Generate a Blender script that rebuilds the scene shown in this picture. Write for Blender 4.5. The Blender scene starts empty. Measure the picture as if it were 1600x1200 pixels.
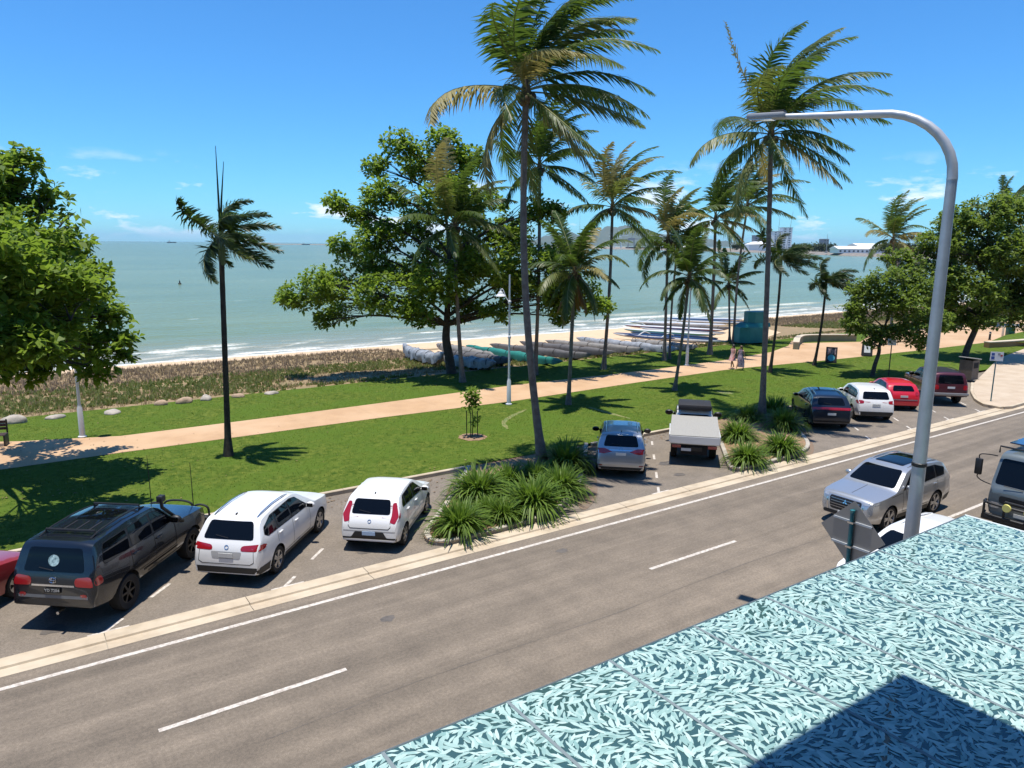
import bpy, bmesh, math, random
import numpy as np
from mathutils import Vector, Matrix, Euler
from mathutils.bvhtree import BVHTree
from mathutils.geometry import delaunay_2d_cdt
random.seed(7); RNG = np.random.default_rng(7)
scene = bpy.context.scene
COL = scene.collection
rad = math.radians
# ---------------------------------------------------------------- camera
FPX, PITCH, ROLL, CH = 1155.0, rad(10.7), rad(0.5), 8.4      # focal length in pixels of a 1600 px wide picture
cam_d = bpy.data.cameras.new('camera'); cam = bpy.data.objects.new('camera', cam_d); COL.objects.link(cam)
cam_d.sensor_width = 36.0; cam_d.lens = FPX / 1600 * 36; cam_d.clip_end = 60000; cam_d.clip_start = 0.1
cam.matrix_world = Matrix.Translation((0, 0, CH)) @ Matrix.Rotation(rad(90) - PITCH, 4, 'X') @ Matrix.Rotation(ROLL, 4, 'Z')
scene.camera = cam
# ---------------------------------------------------------------- sky, sun, exposure
SUN_DIR = Vector((0.06, 0.045, -1)).normalized()               # the way the light travels: almost straight down
el = math.asin(-SUN_DIR.z); az = math.atan2(-SUN_DIR.x, -SUN_DIR.y)
world = bpy.data.worlds.new('World'); scene.world = world; world.use_nodes = True
wn, wl = world.node_tree.nodes, world.node_tree.links
wn.clear()
wo = wn.new('ShaderNodeOutputWorld'); bg = wn.new('ShaderNodeBackground'); sky = wn.new('ShaderNodeTexSky')
sky.sky_type = 'NISHITA'; sky.sun_disc = False; sky.sun_elevation = el; sky.sun_rotation = az
sky.air_density = 1.0; sky.dust_density = 0.0; sky.ozone_density = 3.0; sky.altitude = 0
bg.inputs['Strength'].default_value = 0.12
# small fair weather clouds low in the sky, all the way round
tc = wn.new('ShaderNodeTexCoord'); sep = wn.new('ShaderNodeSeparateXYZ'); wl.new(tc.outputs['Generated'], sep.inputs[0])
mp = wn.new('ShaderNodeMapping'); mp.inputs['Scale'].default_value = (7, 7, 24); wl.new(tc.outputs['Generated'], mp.inputs[0])
nz = wn.new('ShaderNodeTexNoise'); nz.inputs['Scale'].default_value = 1.0; nz.inputs['Detail'].default_value = 7; nz.inputs['Roughness'].default_value = 0.6
wl.new(mp.outputs[0], nz.inputs['Vector'])
cr = wn.new('ShaderNodeMapRange'); cr.inputs[1].default_value = 0.555; cr.inputs[2].default_value = 0.635; wl.new(nz.outputs['Fac'], cr.inputs[0])
b1 = wn.new('ShaderNodeMapRange'); b1.inputs[1].default_value = 0.11; b1.inputs[2].default_value = 0.05; wl.new(sep.outputs['Z'], b1.inputs[0])
b2 = wn.new('ShaderNodeMapRange'); b2.inputs[1].default_value = 0.0; b2.inputs[2].default_value = 0.02; wl.new(sep.outputs['Z'], b2.inputs[0])
m1 = wn.new('ShaderNodeMath'); m1.operation = 'MULTIPLY'; wl.new(cr.outputs[0], m1.inputs[0]); wl.new(b1.outputs[0], m1.inputs[1])
m2 = wn.new('ShaderNodeMath'); m2.operation = 'MULTIPLY'; wl.new(m1.outputs[0], m2.inputs[0]); wl.new(b2.outputs[0], m2.inputs[1])
m3 = wn.new('ShaderNodeMath'); m3.operation = 'MULTIPLY'; m3.inputs[1].default_value = 0.9; wl.new(m2.outputs[0], m3.inputs[0])
mx = wn.new('ShaderNodeMix'); mx.data_type = 'RGBA'; wl.new(m3.outputs[0], mx.inputs['Factor'])
tint = wn.new('ShaderNodeMix'); tint.data_type = 'RGBA'; tint.blend_type = 'MULTIPLY'; tint.inputs['Factor'].default_value = 1.0
tint.inputs['B'].default_value = (0.31, 0.70, 1.05, 1); wl.new(sky.outputs[0], tint.inputs['A'])
wl.new(tint.outputs['Result'], mx.inputs['A']); mx.inputs['B'].default_value = (7.0, 7.4, 8.0, 1)
wl.new(mx.outputs['Result'], bg.inputs['Color']); wl.new(bg.outputs[0], wo.inputs['Surface'])
sun_d = bpy.data.lights.new('sun', 'SUN'); sun_d.energy = 4.8; sun_d.angle = rad(0.5); sun_d.color = (1.0, 0.955, 0.88)
sun = bpy.data.objects.new('sun', sun_d); COL.objects.link(sun); sun.rotation_euler = SUN_DIR.to_track_quat('-Z', 'Y').to_euler()
vs = scene.view_settings; vs.view_transform = 'Standard'; vs.look = 'None'; vs.gamma = 1.0; vs.use_curve_mapping = False
vs.exposure = 0.48
scene.cycles.max_bounces = 8; scene.cycles.transparent_max_bounces = 12; scene.cycles.caustics_reflective = False; scene.cycles.caustics_refractive = False
# ---------------------------------------------------------------- coordinates
ROADA = rad(34.5); CA, SA = math.cos(ROADA), math.sin(ROADA)
def W(s, t, z=0.0):                     # along the road, across it towards the sea
    return Vector((s * CA - t * SA, s * SA + t * CA, z))
def ST(p): return (p[0] * CA + p[1] * SA, -p[0] * SA + p[1] * CA)
def ray(px, py):
    u = (px - 800) / FPX; v = (py - 600) / FPX
    u, v = u * math.cos(ROLL) + v * math.sin(ROLL), -u * math.sin(ROLL) + v * math.cos(ROLL)
    return Vector((u, math.cos(PITCH) - v * math.sin(PITCH), -math.sin(PITCH) - v * math.cos(PITCH)))
def PX(px, py, z=0.0):                  # the point of the level z seen at a pixel
    d = ray(px, py); k = (z - CH) / d.z
    return Vector((d.x * k, d.y * k, z))
def PY(px, py, Y):                      # the point of the upright plane at distance Y seen at a pixel
    d = ray(px, py); k = Y / d.y
    return Vector((d.x * k, Y, CH + d.z * k))
# ---------------------------------------------------------------- objects
def tag(o, label=None, cat=None, group=None, kind=None):
    for k, v in (('label', label), ('category', cat), ('group', group), ('kind', kind)):
        if v: o[k] = v
    return o
def link(o, parent=None):
    COL.objects.link(o)
    if parent is not None: o.parent = parent
    return o
def empty(name, loc, rz=0.0):
    o = bpy.data.objects.new(name, None); o.location = loc; o.rotation_euler = (0, 0, rz); o.empty_display_size = 0.2
    return link(o)
def mesh_obj(name, me, mat, parent=None):
    if mat is not None and not me.materials: me.materials.append(mat)
    return link(bpy.data.objects.new(name, me), parent)
def mk(name, verts, faces, mat, parent=None, smooth=False, sharp=None):
    me = bpy.data.meshes.new(name); me.from_pydata([tuple(v) for v in verts], [], faces); me.update()
    if smooth:
        me.polygons.foreach_set('use_smooth', [True] * len(me.polygons))
        if sharp: me.set_sharp_from_angle(angle=rad(sharp))
    return mesh_obj(name, me, mat, parent)
def np_mesh(name, V, Fc, mat, parent=None, smooth=False):
    V = np.asarray(V, np.float32); Fc = np.asarray(Fc, np.int32); k = Fc.shape[1]
    me = bpy.data.meshes.new(name); me.vertices.add(len(V)); me.vertices.foreach_set('co', V.ravel())
    me.loops.add(Fc.size); me.loops.foreach_set('vertex_index', Fc.ravel())
    me.polygons.add(len(Fc)); me.polygons.foreach_set('loop_start', np.arange(0, Fc.size, k, dtype=np.int32))
    if smooth: me.polygons.foreach_set('use_smooth', np.ones(len(Fc), bool))
    me.update(calc_edges=True); me.validate()
    return mesh_obj(name, me, mat, parent)
class MB:                               # collects shapes that make one piece
    def __init__(self): self.v = []; self.f = []
    def add(self, vs_, fs):
        n = len(self.v); self.v += [Vector(p) for p in vs_]; self.f += [tuple(i + n for i in f) for f in fs]; return self
    def box(self, a, b, bev=0.0, M=None):
        x0, y0, z0 = a; x1, y1, z1 = b
        if bev <= 0:
            p = [(x0,y0,z0),(x1,y0,z0),(x1,y1,z0),(x0,y1,z0),(x0,y0,z1),(x1,y0,z1),(x1,y1,z1),(x0,y1,z1)]
            f = [(3,2,1,0),(4,5,6,7),(0,1,5,4),(1,2,6,5),(2,3,7,6),(3,0,4,7)]
        else:
            bm = bmesh.new(); bmesh.ops.create_cube(bm, size=1.0)
            for v in bm.verts: v.co = Vector((x0 + (v.co.x + .5) * (x1 - x0), y0 + (v.co.y + .5) * (y1 - y0), z0 + (v.co.z + .5) * (z1 - z0)))
            bmesh.ops.bevel(bm, geom=bm.edges[:], offset=bev, segments=2, affect='EDGES', profile=0.5)
            bm.verts.index_update(); p = [v.co.copy() for v in bm.verts]; f = [[v.index for v in q.verts] for q in bm.faces]; bm.free()
        if M is not None: p = [M @ Vector(q) for q in p]
        return self.add(p, f)
    def tube(self, pts, r, n=8, cap=True):
        pts = [Vector(p) for p in pts]; rs = r if isinstance(r, (list, tuple)) else [r] * len(pts)
        base = []; prev = None; V = []; Fs = []
        for i, p in enumerate(pts):
            d = (pts[min(i + 1, len(pts) - 1)] - pts[max(i - 1, 0)]).normalized()
            if prev is None: a = d.orthogonal().normalized()
            else: a = (prev - d * prev.dot(d)); a = a.normalized() if a.length > 1e-6 else d.orthogonal().normalized()
            prev = a; b = d.cross(a)
            for k in range(n):
                an = 2 * math.pi * k / n; V.append(p + (a * math.cos(an) + b * math.sin(an)) * rs[i])
        for i in range(len(pts) - 1):
            for k in range(n):
                k2 = (k + 1) % n; Fs.append((i * n + k, i * n + k2, (i + 1) * n + k2, (i + 1) * n + k))
        if cap: Fs.append(tuple(range(n - 1, -1, -1))); Fs.append(tuple((len(pts) - 1) * n + k for k in range(n)))
        return self.add(V, Fs)
    def lathe(self, prof, n=24, M=None):   # profile of (r, z) about the z axis
        V = []; Fs = []; m = len(prof)
        for k in range(n):
            an = 2 * math.pi * k / n
            for r, z in prof: V.append(Vector((r * math.cos(an), r * math.sin(an), z)))
        for k in range(n):
            k2 = (k + 1) % n
            for i in range(m - 1): Fs.append((k * m + i, k2 * m + i, k2 * m + i + 1, k * m + i + 1))
        if M is not None: V = [M @ v for v in V]
        return self.add(V, Fs)
    def prism(self, poly, z0, z1, M=None):   # outline in xy between two heights
        n = len(poly); V = [Vector((x, y, z0)) for x, y in poly] + [Vector((x, y, z1)) for x, y in poly]
        Fs = [tuple(range(n - 1, -1, -1)), tuple(range(n, 2 * n))] + [(i, (i + 1) % n, n + (i + 1) % n, n + i) for i in range(n)]
        if M is not None: V = [M @ v for v in V]
        return self.add(V, Fs)
    def ball(self, c, r, n=10, sc=(1, 1, 1)):
        prof = [(max(1e-4, math.sin(math.pi * i / n)) * r, -math.cos(math.pi * i / n) * r) for i in range(n + 1)]
        return self.lathe(prof, n + 4, Matrix.Translation(c) @ Matrix.Diagonal((*sc, 1)))
    def build(self, name, mat, parent=None, smooth=False, sharp=35):
        return mk(name, self.v, self.f, mat, parent, smooth, sharp)
def chaikin(poly, it=2, closed=True):
    for _ in range(it):
        q = []
        n = len(poly)
        for i in range(n if closed else n - 1):
            a, b = Vector(poly[i]), Vector(poly[(i + 1) % n]); q += [a * .75 + b * .25, a * .25 + b * .75]
        poly = q
    return [tuple(p) for p in poly]
def smoothline(pts, n=8):                 # Catmull-Rom through points
    P = [Vector(p) for p in pts]; P = [P[0] * 2 - P[1]] + P + [P[-1] * 2 - P[-2]]; out = []
    for i in range(1, len(P) - 2):
        for k in range(n):
            t = k / n; a, b, c_, d = P[i - 1], P[i], P[i + 1], P[i + 2]
            out.append(0.5 * ((2 * b) + (c_ - a) * t + (2 * a - 5 * b + 4 * c_ - d) * t * t + (3 * b - a - 3 * c_ + d) * t ** 3))
    out.append(P[-2]); return out
def text_obj(name, body, size, mat, parent, M, extrude=0.001):
    cu = bpy.data.curves.new(name, 'FONT'); cu.body = body; cu.size = size; cu.extrude = extrude; cu.align_x = 'CENTER'; cu.align_y = 'CENTER'; cu.resolution_u = 2
    tmp = bpy.data.objects.new(name + '_curve', cu); COL.objects.link(tmp)
    me = bpy.data.meshes.new_from_object(tmp.evaluated_get(bpy.context.evaluated_depsgraph_get())); me.name = name
    bpy.data.objects.remove(tmp); bpy.data.curves.remove(cu)
    me.materials.clear(); o = mesh_obj(name, me, mat, parent); o.matrix_local = M; return o
# ---------------------------------------------------------------- materials
MATS = {}
def mat(name, col=(0.5, 0.5, 0.5), rough=0.6, metal=0.0, coat=0.0, var=None, scale=3.0, bump=0.0, bscale=40.0, trans=None, spec=0.5, rand=None, detail=6, emit=None, space='Object', var2=None, scale2=0.4):
    """principled material; var = second colour mixed by noise, rand = second colour mixed per leaf, trans = translucent colour"""
    if name in MATS: return MATS[name]
    m = bpy.data.materials.new(name); m.use_nodes = True; nt = m.node_tree; N, L = nt.nodes, nt.links
    b = N['Principled BSDF']; b.inputs['Base Color'].default_value = (*col, 1); b.inputs['Roughness'].default_value = rough
    b.inputs['Metallic'].default_value = metal; b.inputs['Coat Weight'].default_value = coat; b.inputs['Coat Roughness'].default_value = 0.04
    b.inputs['Specular IOR Level'].default_value = spec
    t_ = N.new('ShaderNodeTexCoord'); out = None
    def noise(sc, det=detail):
        z = N.new('ShaderNodeTexNoise'); z.inputs['Scale'].default_value = sc; z.inputs['Detail'].default_value = det; z.inputs['Roughness'].default_value = 0.62
        L.new(t_.outputs[space], z.inputs['Vector']); return z
    def mixc(fac, a, c_):
        q = N.new('ShaderNodeMix'); q.data_type = 'RGBA'; L.new(fac, q.inputs['Factor'])
        if isinstance(a, tuple): q.inputs['A'].default_value = (*a, 1)
        else: L.new(a, q.inputs['A'])
        q.inputs['B'].default_value = (*c_, 1); return q.outputs['Result']
    cur = col
    if var:
        z = noise(scale); r = N.new('ShaderNodeMapRange'); r.inputs[1].default_value = 0.35; r.inputs[2].default_value = 0.65; L.new(z.outputs['Fac'], r.inputs[0]); cur = mixc(r.outputs[0], cur, var)
    if var2:
        z = noise(scale2, 4); r = N.new('ShaderNodeMapRange'); r.inputs[1].default_value = 0.42; r.inputs[2].default_value = 0.62; L.new(z.outputs['Fac'], r.inputs[0]); cur = mixc(r.outputs[0], cur, var2)
    if rand:
        g = N.new('ShaderNodeNewGeometry'); cur = mixc(g.outputs['Random Per Island'], cur, rand)
    if not isinstance(cur, tuple): L.new(cur, b.inputs['Base Color'])
    if bump:
        z = noise(bscale, 5); bp = N.new('ShaderNodeBump'); bp.inputs['Strength'].default_value = bump; bp.inputs['Distance'].default_value = 0.02
        L.new(z.outputs['Fac'], bp.inputs['Height']); L.new(bp.outputs[0], b.inputs['Normal'])
    if trans:
        tr = N.new('ShaderNodeBsdfTranslucent'); tr.inputs['Color'].default_value = (*trans, 1); ad = N.new('ShaderNodeMixShader'); ad.inputs[0].default_value = 0.35
        L.new(b.outputs[0], ad.inputs[1]); L.new(tr.outputs[0], ad.inputs[2]); L.new(ad.outputs[0], N['Material Output'].inputs['Surface'])
    if emit: b.inputs['Emission Color'].default_value = (*emit, 1); b.inputs['Emission Strength'].default_value = 1
    MATS[name] = m; return m
# ================================================================ the setting
def st_obj(name, verts, faces, m, parent=None, kind='structure', smooth=False):
    o = mk(name, verts, faces, m, None, smooth)
    if parent is None: o.rotation_euler = (0, 0, ROADA); tag(o, kind=kind)
    else: o.parent = parent               # parents of this kind carry the road's rotation
    return o
def st_sheet(name, poly, z, m, parent=None): return st_obj(name, [(s, t, z) for s, t in poly], [tuple(range(len(poly)))], m, parent)
def pxst(pts, z=0.0): return [ST(PX(a, b, z)) for a, b in pts]
def asphalt(name, c1, c2, streak):
    m = mat(name, c1, 0.85, var=c2, scale=1.3, bump=0.5, bscale=90); N, L = m.node_tree.nodes, m.node_tree.links
    b = N['Principled BSDF']; src = b.inputs['Base Color'].links[0].from_socket
    t_ = N.new('ShaderNodeTexCoord')
    def nn(scale, sc, lo, hi, a, c_, det=4):
        nonlocal src
        mp_ = N.new('ShaderNodeMapping'); mp_.inputs['Scale'].default_value = scale; L.new(t_.outputs['Object'], mp_.inputs[0])
        z = N.new('ShaderNodeTexNoise'); z.inputs['Scale'].default_value = sc; z.inputs['Detail'].default_value = det; L.new(mp_.outputs[0], z.inputs['Vector'])
        r = N.new('ShaderNodeMapRange'); r.inputs[1].default_value = lo; r.inputs[2].default_value = hi; r.inputs[3].default_value = a; r.inputs[4].default_value = c_; L.new(z.outputs['Fac'], r.inputs[0])
        q = N.new('ShaderNodeMix'); q.data_type = 'RGBA'; q.blend_type = 'MULTIPLY'; q.inputs['Factor'].default_value = 1; L.new(src, q.inputs['A']); L.new(r.outputs[0], q.inputs['B']); src = q.outputs['Result']
    nn((1, 1, 1), 60.0, 0.3, 0.7, 0.72, 1.28, 3)          # aggregate
    nn((1, 1, 1), 16.0, 0.35, 0.65, 0.86, 1.12, 3)
    if streak: nn((0.035, 1.25, 1), 1.0, 0.35, 0.65, 0.74, 1.1, 3); nn((0.05, 4.0, 1), 1.0, 0.4, 0.6, 0.92, 1.05, 2)
    L.new(src, b.inputs['Base Color']); return m
M_ROAD = asphalt('road_asphalt', (0.156, 0.126, 0.095), (0.198, 0.160, 0.120), True)
M_PARK = asphalt('parking_asphalt', (0.150, 0.124, 0.096), (0.195, 0.160, 0.124), False)
M_CONC = mat('concrete_kerb', (0.46, 0.37, 0.26), 0.85, var=(0.36, 0.29, 0.205), scale=2.2, bump=0.4, bscale=60, var2=(0.50, 0.42, 0.31), scale2=0.7)
M_CONC2 = mat('concrete_grey', (0.40, 0.36, 0.30), 0.85, var=(0.32, 0.28, 0.23), scale=1.6, bump=0.3, bscale=50)
M_PATH = mat('path_concrete', (0.45, 0.285, 0.155), 0.85, var=(0.40, 0.25, 0.135), scale=1.2, bump=0.25, bscale=70, var2=(0.49, 0.325, 0.19), scale2=0.25)
M_PAINT = mat('road_paint', (0.60, 0.56, 0.50), 0.7, var=(0.33, 0.28, 0.235), scale=10, detail=8)
M_SOIL = mat('bed_mulch', (0.20, 0.115, 0.06), 0.95, var=(0.30, 0.20, 0.115), scale=9, bump=1.0, bscale=25)
M_LAWN = mat('lawn_grass', (0.040, 0.076, 0.010), 0.9, var=(0.122, 0.152, 0.026), scale=4.5, bump=.7, bscale=95, var2=(0.075, 0.122, 0.017), scale2=0.35, spec=0.04)
M_SAND = mat('beach_sand', (0.58, 0.42, 0.26), 0.95, var=(0.50, 0.36, 0.22), scale=1.5, bump=0.5, bscale=20)
M_DUNE = mat('dune_soil', (0.27, 0.18, 0.095), 0.95, var=(0.19, 0.145, 0.065), scale=1.1, bump=1.0, bscale=12)
M_GROUND = mat('ground_soil', (0.25, 0.21, 0.16), 0.95, var=(0.20, 0.18, 0.13), scale=0.3)
# base sheet
st_sheet('ground', [(-900, -400), (1500, -400), (1500, 41), (-900, 41)], -0.35, M_GROUND)
road = st_sheet('road', [(-90, 7.9), (260, 7.9), (260, 16.45), (-90, 16.45)], 0.0, M_ROAD)
park = st_sheet('parking_bays', [(-60, 17.15), (60, 17.15), (60, 23.2), (-60, 23.2)], -0.004, M_PARK)
# dished concrete strip between road and bays, in 3 m lengths
gut = st_sheet('gutter', [(-60, 16.4), (120, 16.4), (120, 17.2), (-60, 17.2)], -0.03, M_CONC2)
gm = bpy.data.meshes.new('concrete_strip')
prof = [(16.43, -0.02), (16.43, 0.004), (16.78, -0.012), (16.80, 0.03), (17.16, 0.042), (17.18, 0.02), (17.18, -0.02)]
gm.from_pydata([(x, t, z) for x in (0, 2.985) for t, z in prof], [], [(i, i + 1, i + 8, i + 7) for i in range(6)] + [tuple(range(6, -1, -1)), tuple(range(7, 14))]); gm.materials.append(M_CONC)
for k in range(-8, 26):
    o = link(bpy.data.objects.new('concrete_strip', gm), gut); o.location = (1.1 + 3 * k, 0, 0)
def painted(pts, w, z=0.004, parent=road):
    (s0, t0), (s1, t1) = pts; d = Vector((s1 - s0, t1 - t0)); n = Vector((-d.y, d.x)).normalized() * w / 2
    return st_obj('painted_line', [(s0 + n.x, t0 + n.y, z), (s1 + n.x, t1 + n.y, z), (s1 - n.x, t1 - n.y, z), (s0 - n.x, t0 - n.y, z)], [(3, 2, 1, 0)], M_PAINT, parent)
painted(((-60, 15.96), (200, 15.96)), 0.12); painted(((19, 10.5), (200, 10.5)), 0.12)
for k in range(-2, 14): painted(((1.5 + 11.9 * k, 12.98), (4.95 + 11.9 * k, 12.98)), 0.11)
B47 = Vector((math.cos(rad(47)), math.sin(rad(47))))
for s0 in (-2.9, 1.1, 5.05, 18.05, 31.2, 34.7, 38.3, 41.6):
    for a, b in ((0.0, 0.62), (1.65, 2.4), (4.1, 4.8), (6.3, 6.9)):
        p0 = Vector((s0, 17.24)) + B47 * a; p1 = Vector((s0, 17.24)) + B47 * b
        painted((tuple(p0), tuple(p1)), 0.09, 0.004, park)
    painted(((s0 - .32, 17.24), (s0 + .5, 17.24)), 0.08, 0.008, park)
# lawn, path, plaza
lawn = st_obj('lawn', [(s, t, 0.13) for s, t in ((-60, 23.15), (140, 23.15), (140, 41.3), (-60, 41.3))], [(0, 1, 2, 3)], M_LAWN)
LAWN_Z, PATH_Z = 0.13, 0.136
near = pxst([(0, 734), (120, 717), (190, 707), (400, 679), (600, 652), (800, 627), (1000, 597), (1140, 577), (1300, 562), (1450, 546), (1600, 528)], PATH_Z)
far = pxst([(0, 690), (100, 688), (130, 685), (190, 681), (400, 655), (600, 629), (800, 602), (1000, 580), (1130, 563), (1205, 550), (1232, 540), (1237, 532), (1250, 536), (1345, 534), (1360, 522), (1500, 508), (1600, 500)], PATH_Z)
near = [(-40, near[0][1])] + near + [(150, 29)]; far = [(-40, far[0][1])] + far + [(150, 44)]
path = st_sheet('path', near + far[::-1], PATH_Z, M_PATH)
for k in range(-2, 11):                    # saw-cut slabs of the straight stretch
    s0 = 3.6 + k * 3.6
    def tt(line, s):
        for (a, b), (c_, d) in zip(line, line[1:]):
            if a <= s <= c_: return b + (d - b) * (s - a) / max(1e-6, c_ - a)
        return line[-1][1]
    a, b = s0 + .006, s0 + 3.594; z = PATH_Z + 0.005
    st_obj('path_slab', [(a, tt(near, a) + .02, z), (b, tt(near, b) + .02, z), (b, tt(far, b) - .02, z), (a, tt(far, a) - .02, z)], [(0, 1, 2, 3)], M_PATH, path)
# pale forecourt at the end of the bays
fc = pxst([(1522, 598), (1521, 612), (1528, 624), (1545, 633), (1570, 636)], 0.14)
fore = st_sheet('forecourt', fc + [(56, 17.25), (140, 17.25), (140, 29.6)] + pxst([(1600, 545), (1560, 560)], .14), 0.145, mat('forecourt_concrete', (0.47, 0.38, 0.28), 0.85, var=(0.40, 0.31, 0.22), scale=1.0, bump=0.2, bscale=50))
# kerbs built stone by stone
def kerb(parent, line, w, z0, z1, seg, m, name='kerb_stone'):
    P = [Vector((*p, 0)) for p in line]; L_ = [0]
    for a, b in zip(P, P[1:]): L_.append(L_[-1] + (b - a).length)
    def at(d):
        for i in range(len(P) - 1):
            if d <= L_[i + 1] + 1e-9: return P[i].lerp(P[i + 1], (d - L_[i]) / max(1e-9, L_[i + 1] - L_[i]))
        return P[-1]
    n = max(1, round(L_[-1] / seg)); st = L_[-1] / n
    for i in range(n):
        ds = [i * st + .005 + (st - .01) * k / 3 for k in range(4)]; V = []
        for d in ds:
            p = at(d); q = (at(min(L_[-1], d + .05)) - at(max(0, d - .05))).normalized(); nn_ = Vector((-q.y, q.x, 0))
            for o_, z in ((0, z0), (0.0, z1 - .02), (.02, z1), (w - .02, z1), (w, z1 - .02), (w, z0)): V.append((p.x + nn_.x * o_, p.y + nn_.y * o_, z))
        F_ = [(6 * j + k, 6 * (j + 1) + k, 6 * (j + 1) + k + 1, 6 * j + k + 1) for j in range(3) for k in range(5)] + [tuple(range(5, -1, -1)), tuple(range(18, 24))]
        st_obj(name, V, F_, m, parent)
BED1 = [(13.9, 23.2), (11.4, 20.3), (9.6, 18.5), (9.28, 17.9), (9.35, 17.45), (9.8, 17.2), (10.6, 17.2), (13.0, 17.3), (14.2, 17.75), (15.9, 18.9), (18.5, 21.6), (19.9, 23.2)]
BED2 = [(27.6, 23.2), (24.5, 20.0), (22.5, 18.0), (22.15, 17.55), (22.5, 17.22), (23.2, 17.2), (26.4, 17.35), (27.8, 17.85), (29.2, 19.2), (32.8, 23.2)]
def bed(name, outline):
    line = chaikin(outline, 2, False); line = [outline[0]] + line + [outline[-1]]
    o = st_obj(name, [(s, t, 0.10) for s, t in line] + [(sum(p[0] for p in line) / len(line), sum(p[1] for p in line) / len(line) + .6, 0.24)],
               [(i, (i + 1) % len(line), len(line)) for i in range(len(line))], M_SOIL, smooth=False)
    kerb(o, line, 0.17, -0.02, 0.15, 1.1, M_CONC2)
    return o
bed1 = bed('garden_bed', BED1); bed2 = bed('garden_bed', BED2)
kerb(lawn, [(13.8, 23.05), (-30, 23.05)][::-1], 0.16, -0.02, 0.145, 2.4, M_CONC)
kerb(lawn, [(20.0, 23.05), (27.5, 23.05)], 0.16, -0.02, 0.145, 2.4, M_CONC)
kerb(lawn, [(32.9, 23.05), (47.5, 23.05)], 0.16, -0.02, 0.145, 2.4, M_CONC)
kerb(fore, (fc + [(56, 17.25), (110, 17.25)])[::-1], 0.16, -0.02, 0.155, 2.4, M_CONC)
# worn tracks across the grass
M_DRY = mat('dry_grass_patch', (0.21, 0.19, 0.07), 0.95, var=(0.09, 0.14, 0.03), scale=5, bump=.6, bscale=40)
def worn(pts, w):
    P = smoothline([(*p, 0) for p in pxst(pts, LAWN_Z)], 5); V = []; 
    for i, p in enumerate(P):
        d = (P[min(i + 1, len(P) - 1)] - P[max(i - 1, 0)]).normalized(); n = Vector((-d.y, d.x, 0)) * (w * (.4 + .6 * math.sin(math.pi * (i + .5) / len(P))) * random.uniform(.6, 1.2)); V += [p + n, p - n]
    st_obj('worn_patch', [(v.x, v.y, LAWN_Z + .004) for v in V], [(2 * i, 2 * i + 1, 2 * i + 3, 2 * i + 2) for i in range(len(P) - 1)], M_DRY, lawn)
worn([(822, 640), (800, 650), (787, 660), (793, 670)], .16); worn([(920, 636), (950, 645), (985, 654)], .16); worn([(1120, 612), (1145, 615)], .35)
# beach and dune
def prof_z(t):
    return float(np.interp(t, [41, 43, 50, 58, 63, 69.8, 90], [0.11, -0.05, -0.55, -0.85, -1.15, -2.0, -4.0]))
S_ = [-400, -150, -60, -30, 0, 30, 60, 90, 120, 160, 260, 600]; T_ = [41.0, 42, 43, 45, 47, 50, 53, 56, 58, 60, 61.5]; T2 = [61.5, 63, 65, 67, 68.5, 69.8, 72, 78, 90]
def strip(name, TT, m, dz=0.0):
    V = [(s, t, prof_z(t) + dz) for t in TT for s in S_]; n = len(S_)
    return st_obj(name, V, [(j * n + i, j * n + i + 1, (j + 1) * n + i + 1, (j + 1) * n + i) for j in range(len(TT) - 1) for i in range(n - 1)], m, smooth=True)
strip('dune', T_, M_DUNE); strip('beach', T2, M_SAND)
sb = [(24, 61.6), (30, 53), (34, 49), (40, 45), (46, 43.2), (58, 43.2), (66, 47), (70, 52), (76, 61.6)]
st_obj('boat_sand', [(s, t, prof_z(t) + .03) for s, t in sb] + [(48, 54, prof_z(54) + .06)], [(i, (i + 1) % len(sb), len(sb)) for i in range(len(sb))], M_SAND)
# ---------------------------------------------------------------- sea
def vnoise(x, y, seed):
    xi = np.floor(x).astype(np.int64); yi = np.floor(y).astype(np.int64); fx = x - xi; fy = y - yi
    def h(a, b): return np.modf(np.abs(np.sin(a * 127.1 + b * 311.7 + seed * 74.7) * 43758.5453))[0]
    fx = fx * fx * (3 - 2 * fx); fy = fy * fy * (3 - 2 * fy)
    return (h(xi, yi) * (1 - fx) + h(xi + 1, yi) * fx) * (1 - fy) + (h(xi, yi + 1) * (1 - fx) + h(xi + 1, yi + 1) * fx) * fy
def fbm(x, y, seed, n=4):
    return sum(vnoise(x * 2 ** k, y * 2 ** k, seed + k) * .5 ** (k + 1) for k in range(n))
SL = -2.0
ss = np.arange(-80, 320.1, .6); ts = np.concatenate([np.arange(66, 90, .22), np.arange(90, 140.1, .7)])
SS, TT = np.meshgrid(ss, ts)
wob = (fbm(SS * .03, TT * .02, 3) - .5) * 5
fade = np.clip((140 - TT) / 30, 0, 1) * np.clip((SS + 80) / 15, 0, 1) * np.clip((320 - SS) / 15, 0, 1)
Z = np.zeros_like(SS); FO = np.zeros_like(SS)
for t0, amp, wd, seed in ((72.4, .10, .7, 11), (75.6, .30, .9, 12), (79.0, .26, 1.1, 13), (84.5, .22, 1.5, 14), (91, .18, 1.8, 15), (99, .14, 2.2, 16), (108, .12, 2.4, 17)):
    c0 = t0 + wob + (fbm(SS * .05, TT * 0, seed) - .5) * 3; act = np.clip(fbm(SS * .045, TT * 0 + .5, seed + 20) * 2.6 - .8, 0.15, 1)
    d = (TT - c0) / wd; Z += amp * act * np.exp(-d * d)
    if t0 < 86:
        crest = np.clip(act * 1.5 - .55, 0, 1) * np.exp(-((d + .55) / .6) ** 2)
        FO = np.maximum(FO, crest * (.6 + .8 * fbm(SS * 1.2, TT * 2, seed + 40)))
Z += (fbm(SS * .35, TT * .5, 5) - .5) * .12
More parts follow.
